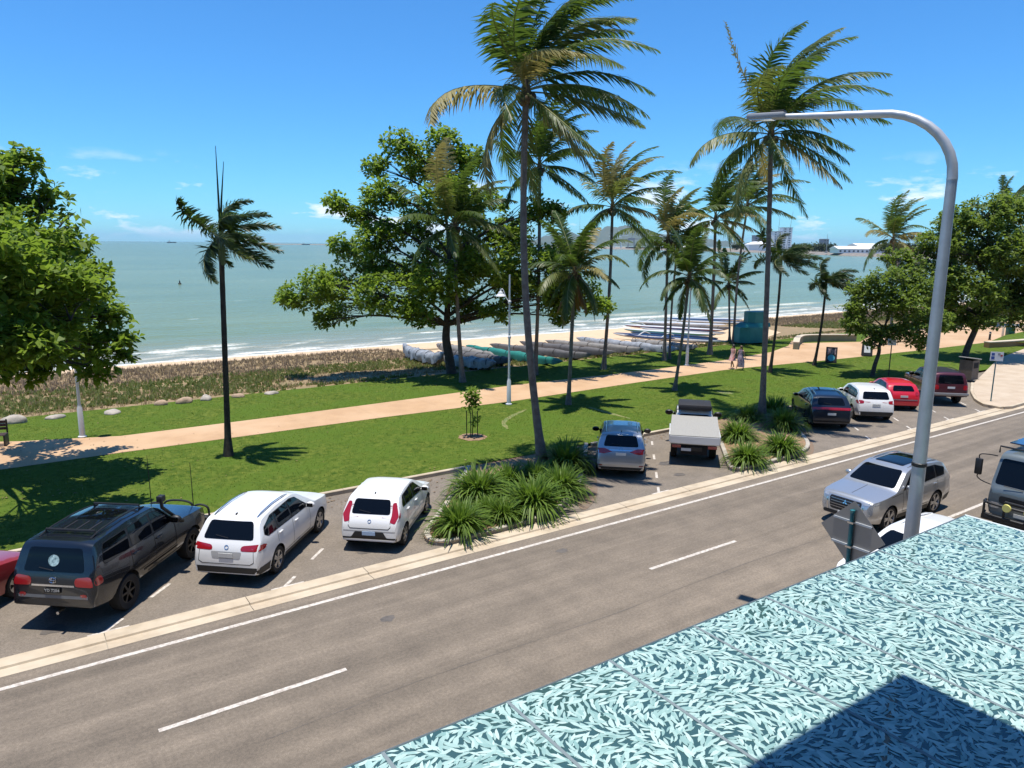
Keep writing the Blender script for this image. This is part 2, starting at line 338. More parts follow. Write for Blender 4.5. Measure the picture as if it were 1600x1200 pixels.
wash = .8 * np.clip(1 - np.abs(TT - (71.5 + wob * .3)) / 1.9, 0, 1) * np.clip(fbm(SS * .5 + TT * .3, TT * 1.1, 31) * 3.2 - 1.15, 0, 1)
wash2 = np.clip(1 - np.abs(TT - (76.2 + wob)) / 3.2, 0, 1) * np.clip(fbm(SS * .4, TT * .9, 33) * 3.6 - 1.75, 0, 1)
edge = np.exp(-((TT - (70.0 + wob * .12)) / .35) ** 2) * .9
FO = np.clip(np.maximum(np.maximum(FO, wash), np.maximum(edge, wash2)), 0, 1) * np.clip((SS + 80) / 15, 0, 1)
nr, nc = SS.shape
V = np.stack([SS.ravel(), TT.ravel(), (SL + Z * fade).ravel()], 1)
idx = np.arange(nr * nc).reshape(nr, nc)
Fq = np.stack([idx[:-1, :-1], idx[:-1, 1:], idx[1:, 1:], idx[1:, :-1]], -1).reshape(-1, 4)
nb = len(V); R = 26000.0
ext = [(-80, 66), (320, 66), (320, 140), (-80, 140), (-R, 66), (R, 66), (R, 140), (-R, 140), (R, R), (-R, R)]
V = np.concatenate([V, np.array([(a, b, SL) for a, b in ext])])
Fq = np.concatenate([Fq, nb + np.array([(4, 0, 3, 7), (1, 5, 6, 2), (7, 6, 8, 9)])])
M_SEA = bpy.data.materials.new('sea_water'); M_SEA.use_nodes = True
N, L = M_SEA.node_tree.nodes, M_SEA.node_tree.links; b = N['Principled BSDF']
b.inputs['Roughness'].default_value = 0.22; b.inputs['IOR'].default_value = 1.33; b.inputs['Specular IOR Level'].default_value = 0.24
t_ = N.new('ShaderNodeTexCoord')
def sn(scale, det, mscale=(1, 1, 1)):
    mp_ = N.new('ShaderNodeMapping'); mp_.inputs['Scale'].default_value = mscale; L.new(t_.outputs['Object'], mp_.inputs[0])
    z = N.new('ShaderNodeTexNoise'); z.inputs['Scale'].default_value = scale; z.inputs['Detail'].default_value = det; L.new(mp_.outputs[0], z.inputs['Vector']); return z.outputs['Fac']
def rng(sock, a, b_, c_=0.0, d=1.0):
    r = N.new('ShaderNodeMapRange'); r.inputs[1].default_value = a; r.inputs[2].default_value = b_; r.inputs[3].default_value = c_; r.inputs[4].default_value = d; L.new(sock, r.inputs[0]); return r.outputs[0]
def mixn(f, a, b_):
    q = N.new('ShaderNodeMix'); q.data_type = 'RGBA'; L.new(f, q.inputs['Factor'])
    for k, v in (('A', a), ('B', b_)):
        if isinstance(v, tuple): q.inputs[k].default_value = (*v, 1)
        else: L.new(v, q.inputs[k])
    return q.outputs['Result']
base = mixn(rng(sn(.02, 4, (.5, 1.4, 1)), .38, .62), (0.126, 0.162, 0.070), (0.156, 0.192, 0.086))
sp_ = N.new('ShaderNodeSeparateXYZ'); L.new(t_.outputs['Object'], sp_.inputs[0])
base = mixn(rng(sp_.outputs['Y'], 88, 70), base, (0.23, 0.225, 0.165))       # churned-up sand by the shore
caps = rng(sn(.30, 5, (.35, 1.5, 1)), .735, .77)
base = mixn(caps, base, (0.6, 0.66, 0.64))
at_ = N.new('ShaderNodeAttribute'); at_.attribute_name = 'foam'
fo = N.new('ShaderNodeMath'); fo.operation = 'MULTIPLY'; L.new(at_.outputs['Fac'], fo.inputs[0]); L.new(rng(sn(3.0, 5), .33, .55, .25, 1.15), fo.inputs[1]); fo.use_clamp = True
base = mixn(fo.outputs[0], base, (0.80, 0.82, 0.82)); L.new(base, b.inputs['Base Color'])
L.new(rng(fo.outputs[0], 0, .5, .22, .9), b.inputs['Roughness'])
bp = N.new('ShaderNodeBump'); bp.inputs['Strength'].default_value = 1.0; bp.inputs['Distance'].default_value = 0.22
ad = N.new('ShaderNodeMath'); ad.operation = 'ADD'; L.new(sn(.9, 5, (.55, 1.5, 1)), ad.inputs[0]); L.new(sn(.16, 3, (.5, 1.6, 1)), ad.inputs[1])
L.new(ad.outputs[0], bp.inputs['Height']); L.new(bp.outputs[0], b.inputs['Normal'])
sea = np_mesh('sea', V, Fq, M_SEA, smooth=True); sea.rotation_euler = (0, 0, ROADA); tag(sea, kind='structure')
fa = sea.data.attributes.new('foam', 'FLOAT', 'POINT'); fa.data.foreach_set('value', np.concatenate([FO.ravel(), np.zeros(len(ext))]).astype(np.float32))
# mulch washed out of the beds onto the bays
for pts in ([(905, 690), (922, 700), (932, 745), (935, 775), (915, 800), (900, 790), (912, 740)], [(1245, 690), (1262, 680), (1275, 700), (1262, 722), (1250, 715)], [(700, 760), (712, 750), (716, 775), (700, 795), (690, 800)]):
    st_obj('mulch_spill', [(s_, t_2, 0.006) for s_, t_2 in chaikin([Vector(p) for p in pxst(pts)], 2)], [tuple(range(len(pts) * 4))], mat('washed_mulch', (0.19, 0.125, 0.08), .95, var=(0.15, 0.118, 0.09), scale=4), park)
# tar-sealed seams and worn strips along the lanes
M_TAR = mat('tar_seam', (0.085, 0.072, 0.06), .7, var=(0.13, 0.11, 0.09), scale=6); rg = random.Random(3)
for t0, s0, s1, w in ((11.75, 3, 38, .012), (14.45, 21, 70, .012)):
    n = int((s1 - s0) / .5); V = []
    for i in range(n + 1): y = t0 + .05 * math.sin(i * .35 + t0) + rg.uniform(-.018, .018); ww = w * rg.uniform(.3, 1.1); V += [(s0 + i * .5, y - ww, .003), (s0 + i * .5, y + ww, .003)]
    st_obj('tar_seam', V, [(2 * i, 2 * i + 2, 2 * i + 3, 2 * i + 1) for i in range(n)], M_TAR, road)
M_OIL = mat('oil_stain', (0.07, 0.06, 0.052), .6, var=(0.13, 0.112, 0.095), scale=3)
for s0, t0, r_ in ((4.2, 18.4, .34), (7.6, 18.2, .28), (12.2, 15.2, .2), (20.9, 19.6, .36), (20.2, 18.3, .25), (34.0, 18.3, .3), (30.4, 18.4, .28), (.2, 18.0, .3), (24.5, 14.4, .25), (6.5, 14.4, .22)):
    st_obj('oil_stain', [(s0 + r_ * math.cos(a) * rg.uniform(.7, 1.2), t0 + .7 * r_ * math.sin(a) * rg.uniform(.7, 1.2), .002) for a in np.linspace(0, 6.283, 15)[:-1]], [tuple(range(14))], M_OIL, park if t0 > 17 else road)
# ================================================================ vehicles
def paint(name, col, metal=0.0, rough=0.35): return mat('paint_' + name, col, rough, metal, coat=0.8, spec=0.5)
M_GLASS = mat('car_glass', (0.003, 0.004, 0.006), 0.02, spec=0.26)
M_TRIM = mat('black_trim', (0.012, 0.012, 0.013), 0.5)
M_UNDER = mat('underbody', (0.006, 0.006, 0.006), 0.9)
M_TYRE = mat('tyre_rubber', (0.014, 0.014, 0.014), 0.85, bump=.3, bscale=60)
M_RIM = mat('alloy_rim', (0.42, 0.42, 0.43), 0.3, 0.9)
M_RIMD = mat('dark_rim', (0.03, 0.03, 0.032), 0.35, 0.6)
M_CHROME = mat('chrome', (0.65, 0.66, 0.68), 0.15, 1.0)
M_TAIL = mat('tail_lamp', (0.30, 0.008, 0.012), 0.12, coat=1.0)
M_LENS = mat('clear_lens', (0.42, 0.44, 0.46), 0.12, 0.4, coat=1.0)
M_AMBER = mat('amber_lens', (0.55, 0.16, 0.01), 0.2, coat=.6)
M_PLATE = mat('number_plate', (0.72, 0.72, 0.68), 0.5)
M_PLTXT = mat('plate_lettering', (0.10, 0.02, 0.03), 0.5)
M_SEAM = mat('panel_gap', (0.01, 0.01, 0.01), 0.9)
def sg(x, pts): return float(np.interp(x, [p[0] for p in pts], [p[1] for p in pts]))
def rounded(poly, it=2):
    out = []; n = len(poly); r = .035 * it
    for i in range(n):
        a, b, d = Vector(poly[i - 1]), Vector(poly[i]), Vector(poly[(i + 1) % n]); la, lb = (a - b).length, (d - b).length
        p = b + (a - b) * min(.4, r / max(la, 1e-6)); q = b + (d - b) * min(.4, r / max(lb, 1e-6))
        out += [tuple(p), tuple(p * .25 + b * .5 + q * .25), tuple(q)]
    return out
def clipu(poly, u0, u1):
    for lim, sgn in ((u0, 1), (u1, -1)):
        out = []
        for i in range(len(poly)):
            a, b = poly[i], poly[(i + 1) % len(poly)]; ia, ib = (a[0] - lim) * sgn >= 0, (b[0] - lim) * sgn >= 0
            if ia: out.append(a)
            if ia != ib: k = (lim - a[0]) / (b[0] - a[0]); out.append((lim, a[1] + (b[1] - a[1]) * k))
        poly = out
        if not poly: return []
    return poly
def shrink(poly, d):
    cx = sum(p[0] for p in poly) / len(poly); cy = sum(p[1] for p in poly) / len(poly)
    hx = max(abs(p[0] - cx) for p in poly); hy = max(abs(p[1] - cy) for p in poly)
    return [(cx + (p[0] - cx) * max(.1, 1 - d / hx), cy + (p[1] - cy) * max(.1, 1 - d / hy)) for p in poly]
class Car:
    """body shell lofted through cross-sections; x forward, y left, origin on the ground at mid length"""
    def __init__(c, name, label, cat, spec, loc, rz, group):
        c.s = spec; c.L, c.W = spec['L'], spec['W'] / 2; c.root = empty(name, loc, rz); tag(c.root, label, cat, group)
        c.X = lambda u: c.L / 2 - u
        c.paint = spec['paint']; c.shell()
    def sec(c, u):
        S = c.s; L = c.L; Hh = c.top[u] if u in c.top else sg(u, S['top'])
        w = c.W * sg(u, S.get('plan', [(0, .74), (.04, .81), (.13, .89), (.32, .96), (.7, 1), (L - .55, 1), (L - .2, .965), (L - .06, .92), (L, .86)]))
        zs = sg(u, [(0, S['zs'] + .07), (.5, S['zs']), (L - .5, S['zs']), (L, S['zs'] + .09)])
        belt = sg(u, S['belt']); sh = min(belt, Hh - .06); re = max(sh + .006, Hh - .05); pts = []
        shy = w * .955
        for i in range(13):
            q = i / 12; z = zs + (sh - zs) * q
            f = .93 + .07 * math.sin(min(1, q / .5) * math.pi / 2) if q < .5 else 1 - .045 * ((q - .5) / .5) ** 1.7
            pts.append((w * f, z))
        tum = S.get('tum', .36); yt = max(.25 * w, shy - tum * (re - sh)); 
        for i in range(1, 8):
            q = i / 7; bow = .018 * math.sin(q * math.pi) * min(1, (re - sh) / .3); pts.append((shy + (yt - shy) * q + bow, sh + (re - sh) * q))
        for i in range(1, 9):
            q = 1 - i / 8; y = yt * math.sin(q * math.pi / 2) if False else yt * q
            pts.append((y, Hh - .05 * (abs(y) / yt) ** 3.2))
        return pts
    def shell(c):
        S = c.s; L = c.L; us = [0, .012, .03, .06, .1, .15, .2] + list(np.arange(.26, L - .22, .055)) + [L - .2, L - .15, L - .1, L - .06, L - .03, L - .012, L]
        Hs = [sg(u, S['top']) for u in us]
        for _ in range(S.get('smooth', 2)): Hs = [Hs[0]] + [(Hs[i - 1] + 2 * Hs[i] + Hs[i + 1]) / 4 for i in range(1, len(us) - 1)] + [Hs[-1]]
        c.top = dict(zip(us, Hs)); c.us, c.Hs = us, Hs
        secs = [c.sec(u) for u in us]; m = len(secs[0]); bm = bmesh.new(); G = []
        for u, sc in zip(us, secs):
            row = [bm.verts.new((c.X(u), -y, z)) for y, z in sc] + [bm.verts.new((c.X(u), y, z)) for y, z in sc[-2::-1]]
            G.append(row)
        n2 = len(G[0]); r, uf, ur = S['r'], S['uf'], S['uf'] + S['wb']; Ra = r + S.get('arch', .05); dead = set()
        for i in range(len(us) - 1):
            for j in range(n2 - 1):
                uc = (us[i] + us[i + 1]) / 2; zc = (G[i][j].co.z + G[i][j + 1].co.z + G[i + 1][j].co.z + G[i + 1][j + 1].co.z) / 4
                low = j < 12 or j >= n2 - 13
                if low and any((uc - a) ** 2 + (zc - r) ** 2 < Ra * Ra for a in (uf, ur)): dead.add((i, j)); continue
                bm.faces.new((G[i][j], G[i + 1][j], G[i + 1][j + 1], G[i][j + 1]))
        for (i, j) in dead:
            for a, b in ((i, j), (i + 1, j), (i, j + 1), (i + 1, j + 1)):
                v = G[a][b]
                if v.link_faces:
                    cx = c.X(uf) if abs(v.co.x - c.X(uf)) < abs(v.co.x - c.X(ur)) else c.X(ur)
                    d = Vector((v.co.x - cx, v.co.z - r)); 
                    if d.length > 1e-4 and v.co.z > S['zs'] + .12: d = d.normalized() * Ra; v.co.x = cx + d.x; v.co.z = r + d.y
        for row in (G[0], G[-1]):
            h = (n2 - 1) // 2
            for j in range(h):
                q = (row[j], row[j + 1], row[n2 - 2 - j], row[n2 - 1 - j]); q = q if row is G[-1] else q[::-1]
                if len(set(q)) >= 3:
                    try: bm.faces.new(tuple(dict.fromkeys(q)))
                    except ValueError: pass
        for v in [v for v in bm.verts if not v.link_faces]: bm.verts.remove(v)
        bmesh.ops.recalc_face_normals(bm, faces=bm.faces[:])
        c.bvh = BVHTree.FromBMesh(bm); me = bpy.data.meshes.new('body'); bm.to_mesh(me); bm.free()
        me.polygons.foreach_set('use_smooth', [True] * len(me.polygons)); me.set_sharp_from_angle(angle=rad(38))
        c.body = mesh_obj('body', me, c.paint, c.root)
        mb = MB(); mb.box((-L / 2 + .12, -c.W * .80, S['zs'] + .02), (L / 2 - .12, c.W * .80, S['zs'] + .42)); mb.build('underbody', M_UNDER, c.root)
        tw = S.get('tw', .22)
        for x in (c.X(uf), c.X(ur)):
            for sd in (-1, 1): c.wheel(x, sd, r, tw)
    def wheel(c, x, sd, r, tw):
        S = c.s; M = Matrix.Translation((x, sd * (c.W * .985 - tw / 2), r)) @ Matrix.Rotation(rad(-90 * sd), 4, 'X'); rr = r * S.get('rimk', .66); h = tw / 2
        mb = MB(); mb.lathe([(rr, -h * .8), (r * .93, -h), (r, -h * .72), (r, h * .72), (r * .93, h), (rr, h * .86), (rr * .97, h * .5)], 28, M)
        o = mb.build('wheel', M_TYRE, c.root, True, 40)
        rm = MB(); rm.lathe([(rr, h * .86), (rr * .95, h * .84), (rr * .9, h * .35), (rr * .3, h * .2), (.001, h * .2)], 28, M)
        ns = S.get('spokes', 5)
        for k in range(ns):
            for da in ((-.16, .16) if ns <= 5 else (0,)):
                rm.box((.02, -.026, h * .25), (rr * .95, .026, h * .82), 0, M @ Matrix.Rotation(2 * math.pi * k / ns + da, 4, 'Z'))
        rm.lathe([(.075, h * .3), (.075, h * .8), (.001, h * .84)], 12, M)
        rim = rm.build('rim', S.get('rim', M_RIM), o)
        rm2 = MB(); rm2.lathe([(rr * .88, h * .36), (.001, h * .24)], 20, M); rm2.build('brake_shadow', M_UNDER, o)
    def hit(c, axis, a, b):
        if axis == 'side': o, d = Vector((c.X(a), 4, b)), Vector((0, -1, 0))
        elif axis == 'side-': o, d = Vector((c.X(a), -4, b)), Vector((0, 1, 0))
        elif axis == 'rear': o, d = Vector((-9, a, b)), Vector((1, 0, 0))
        elif axis == 'front': o, d = Vector((9, a, b)), Vector((-1, 0, 0))
        else: o, d = Vector((c.X(a), b, 6)), Vector((0, 0, -1))
        p, n, _, _ = c.bvh.ray_cast(o, d)
        if p is not None and n.dot(d) > 0: n = -n
        return p, n
    def decal(c, name, axis, poly, m, off=.006, round_=2, grid=.07, parent=None):
        poly = rounded(poly, round_) if round_ else poly
        xs = [p[0] for p in poly]; ys = [p[1] for p in poly]; n = len(poly); pts = [Vector(p) for p in poly]
        den = []
        for i in range(n):
            a, b = pts[i], pts[(i + 1) % n]; k = max(1, int((b - a).length / grid))
            den += [a.lerp(b, j / k) for j in range(k)]
        n = len(den); ins = [Vector((x, y)) for x in np.arange(min(xs) + grid / 2, max(xs), grid) for y in np.arange(min(ys) + grid / 2, max(ys), grid)]
        def inside(p):
            r_ = False
            for i in range(n):
                a, b = den[i], den[(i + 1) % n]
                if (a.y > p.y) != (b.y > p.y) and p.x < (b.x - a.x) * (p.y - a.y) / (b.y - a.y) + a.x: r_ = not r_
            return r_
        ins = [p for p in ins if inside(p) and min((p - q).length for q in den) > grid * .35]
        V, E, Fs, *_ = delaunay_2d_cdt(den + ins, [(i, (i + 1) % n) for i in range(n)], [], 1, 1e-5)
        P3 = []; ok = []
        for v in V:
            p, nn_ = c.hit(axis, v.x, v.y); ok.append(p is not None); P3.append(p + nn_ * off if p is not None else Vector())
        Fs = [f for f in Fs if all(ok[i] for i in f)]
        if not Fs: return None
        use = sorted({i for f in Fs for i in f}); mp_ = {i: k for k, i in enumerate(use)}
        o = mk(name, [P3[i] for i in use], [tuple(mp_[i] for i in f) for f in Fs], m, parent or c.root, True)
        bm = bmesh.new(); bm.from_mesh(o.data); bmesh.ops.recalc_face_normals(bm, faces=bm.faces[:])
        f0 = bm.faces[0] if bm.faces[:] else None; bm.faces.ensure_lookup_table()
        want = {'side': Vector((0, 1, 0)), 'side-': Vector((0, -1, 0)), 'rear': Vector((-1, 0, 0)), 'front': Vector((1, 0, 0)), 'top': Vector((0, 0, 1))}[axis]
        if sum((f.normal.dot(want) for f in bm.faces)) < 0: bmesh.ops.reverse_faces(bm, faces=bm.faces[:])
        bm.to_mesh(o.data); bm.free(); return o
    def both(c, name, poly, m, **k): return [c.decal(name, a, poly, m, **k) for a in ('side', 'side-')]
    def line(c, axis, pts, w=.012, name='panel_gap', m=None, off=.004):
        for (a, b), (a2, b2) in zip(pts, pts[1:]):
            d = Vector((a2 - a, b2 - b)); n = Vector((-d.y, d.x)).normalized() * w / 2
            c.decal(name, axis, [(a + n.x, b + n.y), (a2 + n.x, b2 + n.y), (a2 - n.x, b2 - n.y), (a - n.x, b - n.y)], m or M_SEAM, off, 0, .12, c.body)
    def windows(c, band, pillars, rearwin=None, screen=None):
        for ax in ('side', 'side-'):
            c.decal('window_surround', ax, band, M_TRIM, .003, 1, .09)
            us = [min(p[0] for p in band)] + pillars + [max(p[0] for p in band)]
            for a, b in zip(us, us[1:]):
                q = clipu(band, a + .02, b - .02)
                if len(q) >= 3: c.decal('side_window', ax, shrink(q, .022), M_GLASS, .008, 1, .09)
        if rearwin: c.decal('rear_window', 'rear', rearwin, M_GLASS, .006, 2)
        if screen: c.decal('windscreen', 'front', screen, M_GLASS, .006, 2)
    def doors(c, us, z0, z1, handles=()):
        for ax in ('side', 'side-'):
            for u in us: c.line(ax, [(u, z0), (u, z1)])
            if len(us) > 1: c.line(ax, [(us[0], z0), (us[-1], z0)])
            for u, z in handles:
                p, n = c.hit(ax, u, z)
                mb = MB(); mb.box((-.10, -.02, -.018), (.10, .02, .018), .012, Matrix.Translation(p + n * .018)); mb.build('door_handle', c.s.get('handle', c.paint), c.root, True)
    def mirrors(c, u, z, m=None, big=1.0):
        for ax, sd in (('side', 1), ('side-', -1)):
            p, n = c.hit(ax, u, z)
            if p is None: continue
            mb = MB(); q = p + Vector((0, sd * .13 * big, .05)); mb.ball(q, 1, 8, (.075 * big, .125 * big, .085 * big)); mb.tube([p - Vector((0, sd * .02, 0)), q], .025, 6); o = mb.build('door_mirror', m or c.paint, c.root, True, 60)
            g = MB(); g.box((q.x - .079 * big, q.y - .085 * big, q.z - .055 * big), (q.x - .062 * big, q.y + .085 * big, q.z + .055 * big), .004); g.build('mirror_glass', M_GLASS, o)
    def rails(c, u0, u1, y, m, h=.045, r=.018):
        for sd in (1, -1):
            pts = []
            for k in range(9):
                u = u0 + (u1 - u0) * k / 8; p, n = c.hit('top', u, sd * y); pts.append(p + Vector((0, 0, h * min(1, math.sin(math.pi * (k + .001) / 8) * 2.2))))
            MB().tube(pts, r, 6).build('roof_rail', m, c.root, True)
    def plate(c, end, z, text, w=.37, bg_=None, fg=None):
        p, n = c.hit(end, 0, z); sx = -1 if end == 'rear' else 1
        mb = MB(); mb.box((p.x + sx * .028 - .006, -w / 2, z - .055), (p.x + sx * .028 + .006, w / 2, z + .055)); o = mb.build('number_plate', bg_ or M_PLATE, c.root)
        mb = MB(); mb.box((p.x - .03 , -w / 2 + .05, z - .03), (p.x + sx * .025, w / 2 - .05, z + .03)); mb.build('plate_bracket', M_TRIM, o)
        Mx = Matrix(((0, 0, sx, p.x + sx * .037), (sx, 0, 0, 0), (0, 1, 0, z), (0, 0, 0, 1)))
        if text: text_obj('plate_lettering', text, .095, fg or M_PLTXT, o, Mx)
    def emblem(c, end, z, r=.055, kind='ring'):
        p, n = c.hit(end, 0, z); q = n.to_track_quat('Z', 'Y').to_matrix().to_4x4(); mb = MB(); Mq = Matrix.Translation(p) @ q
        if kind == 'diamonds':
            for a in (90, 210, 330):
                d = Vector((math.cos(rad(a)), math.sin(rad(a)))); e = Vector((-d.y, d.x)) * r * .5; m_ = d * r * .85
                mb.prism([(0, 0), tuple(m_ - e), tuple(d * r * 1.7), tuple(m_ + e)], .004, .016, Mq)
            return mb.build('emblem', M_CHROME, c.root)
        if kind == 'ovals':
            for sx, sy in ((1, .72), (.42, .68), (.85, .34)):
                pts = [Mq @ Vector((r * 1.25 * sx * math.cos(t), r * 1.25 * sy * math.sin(t) + (.0 if sx != .85 else r * .38), .012)) for t in np.linspace(0, 2 * math.pi, 25)]; mb.tube(pts, .007, 5)
            return mb.build('emblem', M_CHROME, c.root, True)
        mb.lathe([(r, 0), (r, .012), (r * .78, .012), (r * .78, .004)], 20, Mq); o = mb.build('emblem', M_CHROME, c.root, True)
        return o
    def wiper(c):
        zs = [p for p in c.s['rearwin']]; zb = min(p[1] for p in zs) + .03
        a, n = c.hit('rear', 0, zb); b, n2 = c.hit('rear', .33, zb + .05)
        MB().tube([a + n * .02, b + n2 * .02], .011, 5).build('rear_wiper', M_TRIM, c.root)
    def antenna(c, u):
        p, n = c.hit('top', u, 0); mb = MB(); mb.box((-.05, -.012, -.005), (.05, .012, .045), .01, Matrix.Translation(p)); mb.build('roof_antenna', M_TRIM, c.root)
def mirror_poly(half): return half + [(-y, z) for y, z in half[::-1]]
def sym(c, name, axis, poly, m, **k):
    c.decal(name, axis, poly, m, **k); c.decal(name, axis, [(-y, z) for y, z in poly], m, **k)
def place_rr(spec, s, t, h):               # from the contact point of the right rear wheel
    a = ROADA + rad(h); loc = W(s, t) - (Matrix.Rotation(a, 3, 'Z') @ Vector((spec['L'] / 2 - spec['uf'] - spec['wb'], -spec['W'] / 2 + .1, 0)))
    return loc, a
def place_rear(spec, s, t, h):             # from the middle of the rear bumper
    a = ROADA + rad(h); loc = W(s, t) - (Matrix.Rotation(a, 3, 'Z') @ Vector((-spec['L'] / 2, 0, 0))); return loc, a
GB = 'vehicles parked nose-in at the angled bays'
P_WHITE = paint('white', (0.70, 0.70, 0.69), 0, .3); P_GRAPH = paint('graphite', (0.010, 0.014, 0.021), .35, .25); P_SILVER = paint('silver', (0.42, 0.43, 0.44), .75, .32)
P_SILV2 = paint('pale_silver', (0.50, 0.51, 0.52), .7, .3); P_NAVY = paint('dark_blue', (0.010, 0.016, 0.028), .4, .28); P_RED = paint('bright_red', (0.50, 0.010, 0.022), 0, .3)
P_MAROON = paint('maroon', (0.075, 0.012, 0.018), .3, .35); P_RED2 = paint('deep_red', (0.30, 0.022, 0.028), .2, .35); P_GREY = paint('truck_grey', (0.115, 0.14, 0.15), .2, .4)
# ---- dark four-wheel drive with snorkel, bull bar and roof bars
sp = dict(L=4.95, W=1.97, plan=[(0, .80), (.05, .87), (.15, .93), (.4, .98), (.8, 1), (4.60, 1), (4.85, .985), (4.95, .93)], zs=.52, r=.42, uf=.92, wb=2.85, arch=.07, tw=.28, rim=M_RIMD, spokes=6, rimk=.6, tum=.27, paint=P_GRAPH, smooth=1,
          top=[(0, .95), (.05, 1.12), (.25, 1.24), (1.3, 1.33), (1.5, 1.36), (2.1, 1.88), (2.35, 1.99), (3.3, 2.03), (4.5, 1.97), (4.66, 1.92), (4.84, 1.36), (4.90, 1.22), (4.93, .9), (4.95, .72)], belt=[(0, 1.30), (4.95, 1.34)],
          rearwin=mirror_poly([(.70, 1.35), (.60, 1.84)]))
c = Car('four_wheel_drive', 'dark graphite four-wheel drive with roof bars, snorkel and two whip aerials', 'car', sp, *place_rr(sp, 1.69, 18.17, 50), GB)
c.windows([(1.72, 1.38), (2.28, 1.84), (2.5, 1.88), (4.35, 1.84), (4.52, 1.5), (4.45, 1.40)], [2.62, 3.5], sp['rearwin'], mirror_poly([(.74, 1.40), (.60, 1.86)]))
c.wiper(); c.doors([1.72, 2.62, 3.55], .75, 1.36, [(2.45, 1.22), (3.4, 1.22)]); c.mirrors(1.85, 1.42, M_TRIM, 1.2)
sym(c, 'tail_light', 'rear', [(.50, 1.06), (.50, 1.24), (.86, 1.28), (.93, 1.05)], M_TAIL); c.both('tail_light', [(4.62, 1.07), (4.66, 1.27), (4.86, 1.25), (4.88, 1.07)], M_TAIL)
sym(c, 'reflector', 'rear', [(.62, .80), (.62, .90), (.78, .90), (.78, .80)], M_TAIL)
c.decal('tail_trim', 'rear', mirror_poly([(.49, 1.045), (.49, 1.085)]), M_CHROME, round_=0); c.plate('rear', .97, 'YD 7204', bg_=M_TRIM, fg=M_PLATE); c.emblem('rear', 1.18, .065, 'ovals')
c.decal('bumper_step', 'rear', mirror_poly([(.80, .79), (.80, .86)]), mat('bumper_grey', (0.16, 0.165, 0.17), .5), round_=0)
p_, n_ = c.hit('rear', .0, 1.58)           # round sticker on the rear glass
st_m = mat('sticker_print', (0.45, 0.62, 0.64), .6, var=(0.05, 0.12, 0.14), scale=14)
c.decal('round_sticker', 'rear', [(.02 + .13 * math.cos(a), 1.58 + .12 * math.sin(a)) for a in np.linspace(0, 2 * math.pi, 14)[:-1]], st_m, off=.012, round_=0, grid=.1)
for u, h in ((2.55, .09), (4.2, .09)):      # roof bars across
    a, _ = c.hit('top', u, .58); b_, _ = c.hit('top', u, -.58); mb = MB(); mb.tube([a - Vector((0, 0, .01)), a + Vector((0, 0, h)), b_ + Vector((0, 0, h)), b_ - Vector((0, 0, .01))], .026, 6); mb.build('roof_bar', M_TRIM, c.root)
c.rails(2.4, 4.4, .60, M_TRIM, .06)
c.decal('sunroof', 'top', [(2.7, -.42), (2.7, .42), (3.45, .42), (3.45, -.42)], M_GLASS)
for y in (-.3, 0, .3): c.decal('roof_rib', 'top', [(3.55, y - .02), (3.55, y + .02), (4.1, y + .02), (4.1, y - .02)], M_TRIM, round_=0)
mb = MB(); a, _ = c.hit('side-', 1.45, 1.22); p1, _ = c.hit('side-', 1.62, 1.36); p2, _ = c.hit('side-', 2.12, 1.80)
mb.tube([a + Vector((.1, -.02, 0)), p1 + Vector((0, -.06, .03)), p2 + Vector((.03, -.07, .05)), p2 + Vector((.03, -.06, .22))], .045, 8); mb.box(tuple(p2 + Vector((-.06, -.13, .20))), tuple(p2 + Vector((.13, .02, .36))), .02); mb.build('snorkel', M_TRIM, c.root, True)
mb = MB(); x = c.X(0)                        # bull bar with hoops
mb.box((x - .05, -.92, .55), (x + .18, .92, .82), .05)
for y0, y1 in ((-.9, -.42), (-.42, .42), (.42, .9)):
    z = 1.12 if y0 != -.42 else 1.22; mb.tube(smoothline([(x + .12, y0, .80), (x + .12, y0 + .03, z - .08), (x + .12, (y0 + y1) / 2, z), (x + .12, y1 - .03, z - .08), (x + .12, y1, .80)], 4), .03, 7)
mb.build('bull_bar', M_TRIM, c.root, True)
for y, hh in ((.80, 1.35), (-.45, 1.2)): MB().tube([(x + .12, y, .8), (x + .12, y, 1.15), (x + .10, y, 1.15 + hh)], [.014, .014, .007], 5).build('whip_aerial', M_TRIM, c.root)
for ax in ('side', 'side-'): c.decal('side_step', ax, [(1.55, .60), (1.55, .66), (3.05, .66), (3.05, .60)], M_TRIM, .05, 0)
c.both('door_moulding', [(1.75, .92), (1.75, .97), (3.4, .99), (3.4, .94)], M_TRIM, round_=0)
MB().tube([(-c.L / 2 + .1, -.15, .5), (-c.L / 2 - .1, -.15, .5)], .035, 8).build('tow_hitch', M_CHROME, c.root)
# ---- white family SUV with dark rear glass
sp = dict(L=4.68, W=1.84, zs=.26, r=.355, uf=.90, wb=2.78, paint=P_WHITE, tum=.37, spokes=5,
          top=[(0, .62), (.05, .84), (.18, .96), (.9, 1.06), (1.2, 1.10), (1.95, 1.57), (2.3, 1.66), (3.2, 1.69), (4.05, 1.63), (4.22, 1.58), (4.50, 1.14), (4.58, 1.04), (4.65, .82), (4.68, .52)], belt=[(0, 1.0), (4.68, 1.10)],
          rearwin=mirror_poly([(.66, 1.16), (.56, 1.55)]))
c = Car('family_suv', 'white SUV with slim roof rails and wide black rear window beside the graphite four-wheel drive', 'car', sp, *place_rr(sp, 5.16, 18.23, 48), GB)
c.windows([(1.62, 1.08), (2.2, 1.52), (2.5, 1.57), (3.7, 1.55), (4.18, 1.40), (4.25, 1.24), (4.1, 1.15)], [2.72, 3.55], sp['rearwin'], mirror_poly([(.70, 1.14), (.55, 1.56)]))
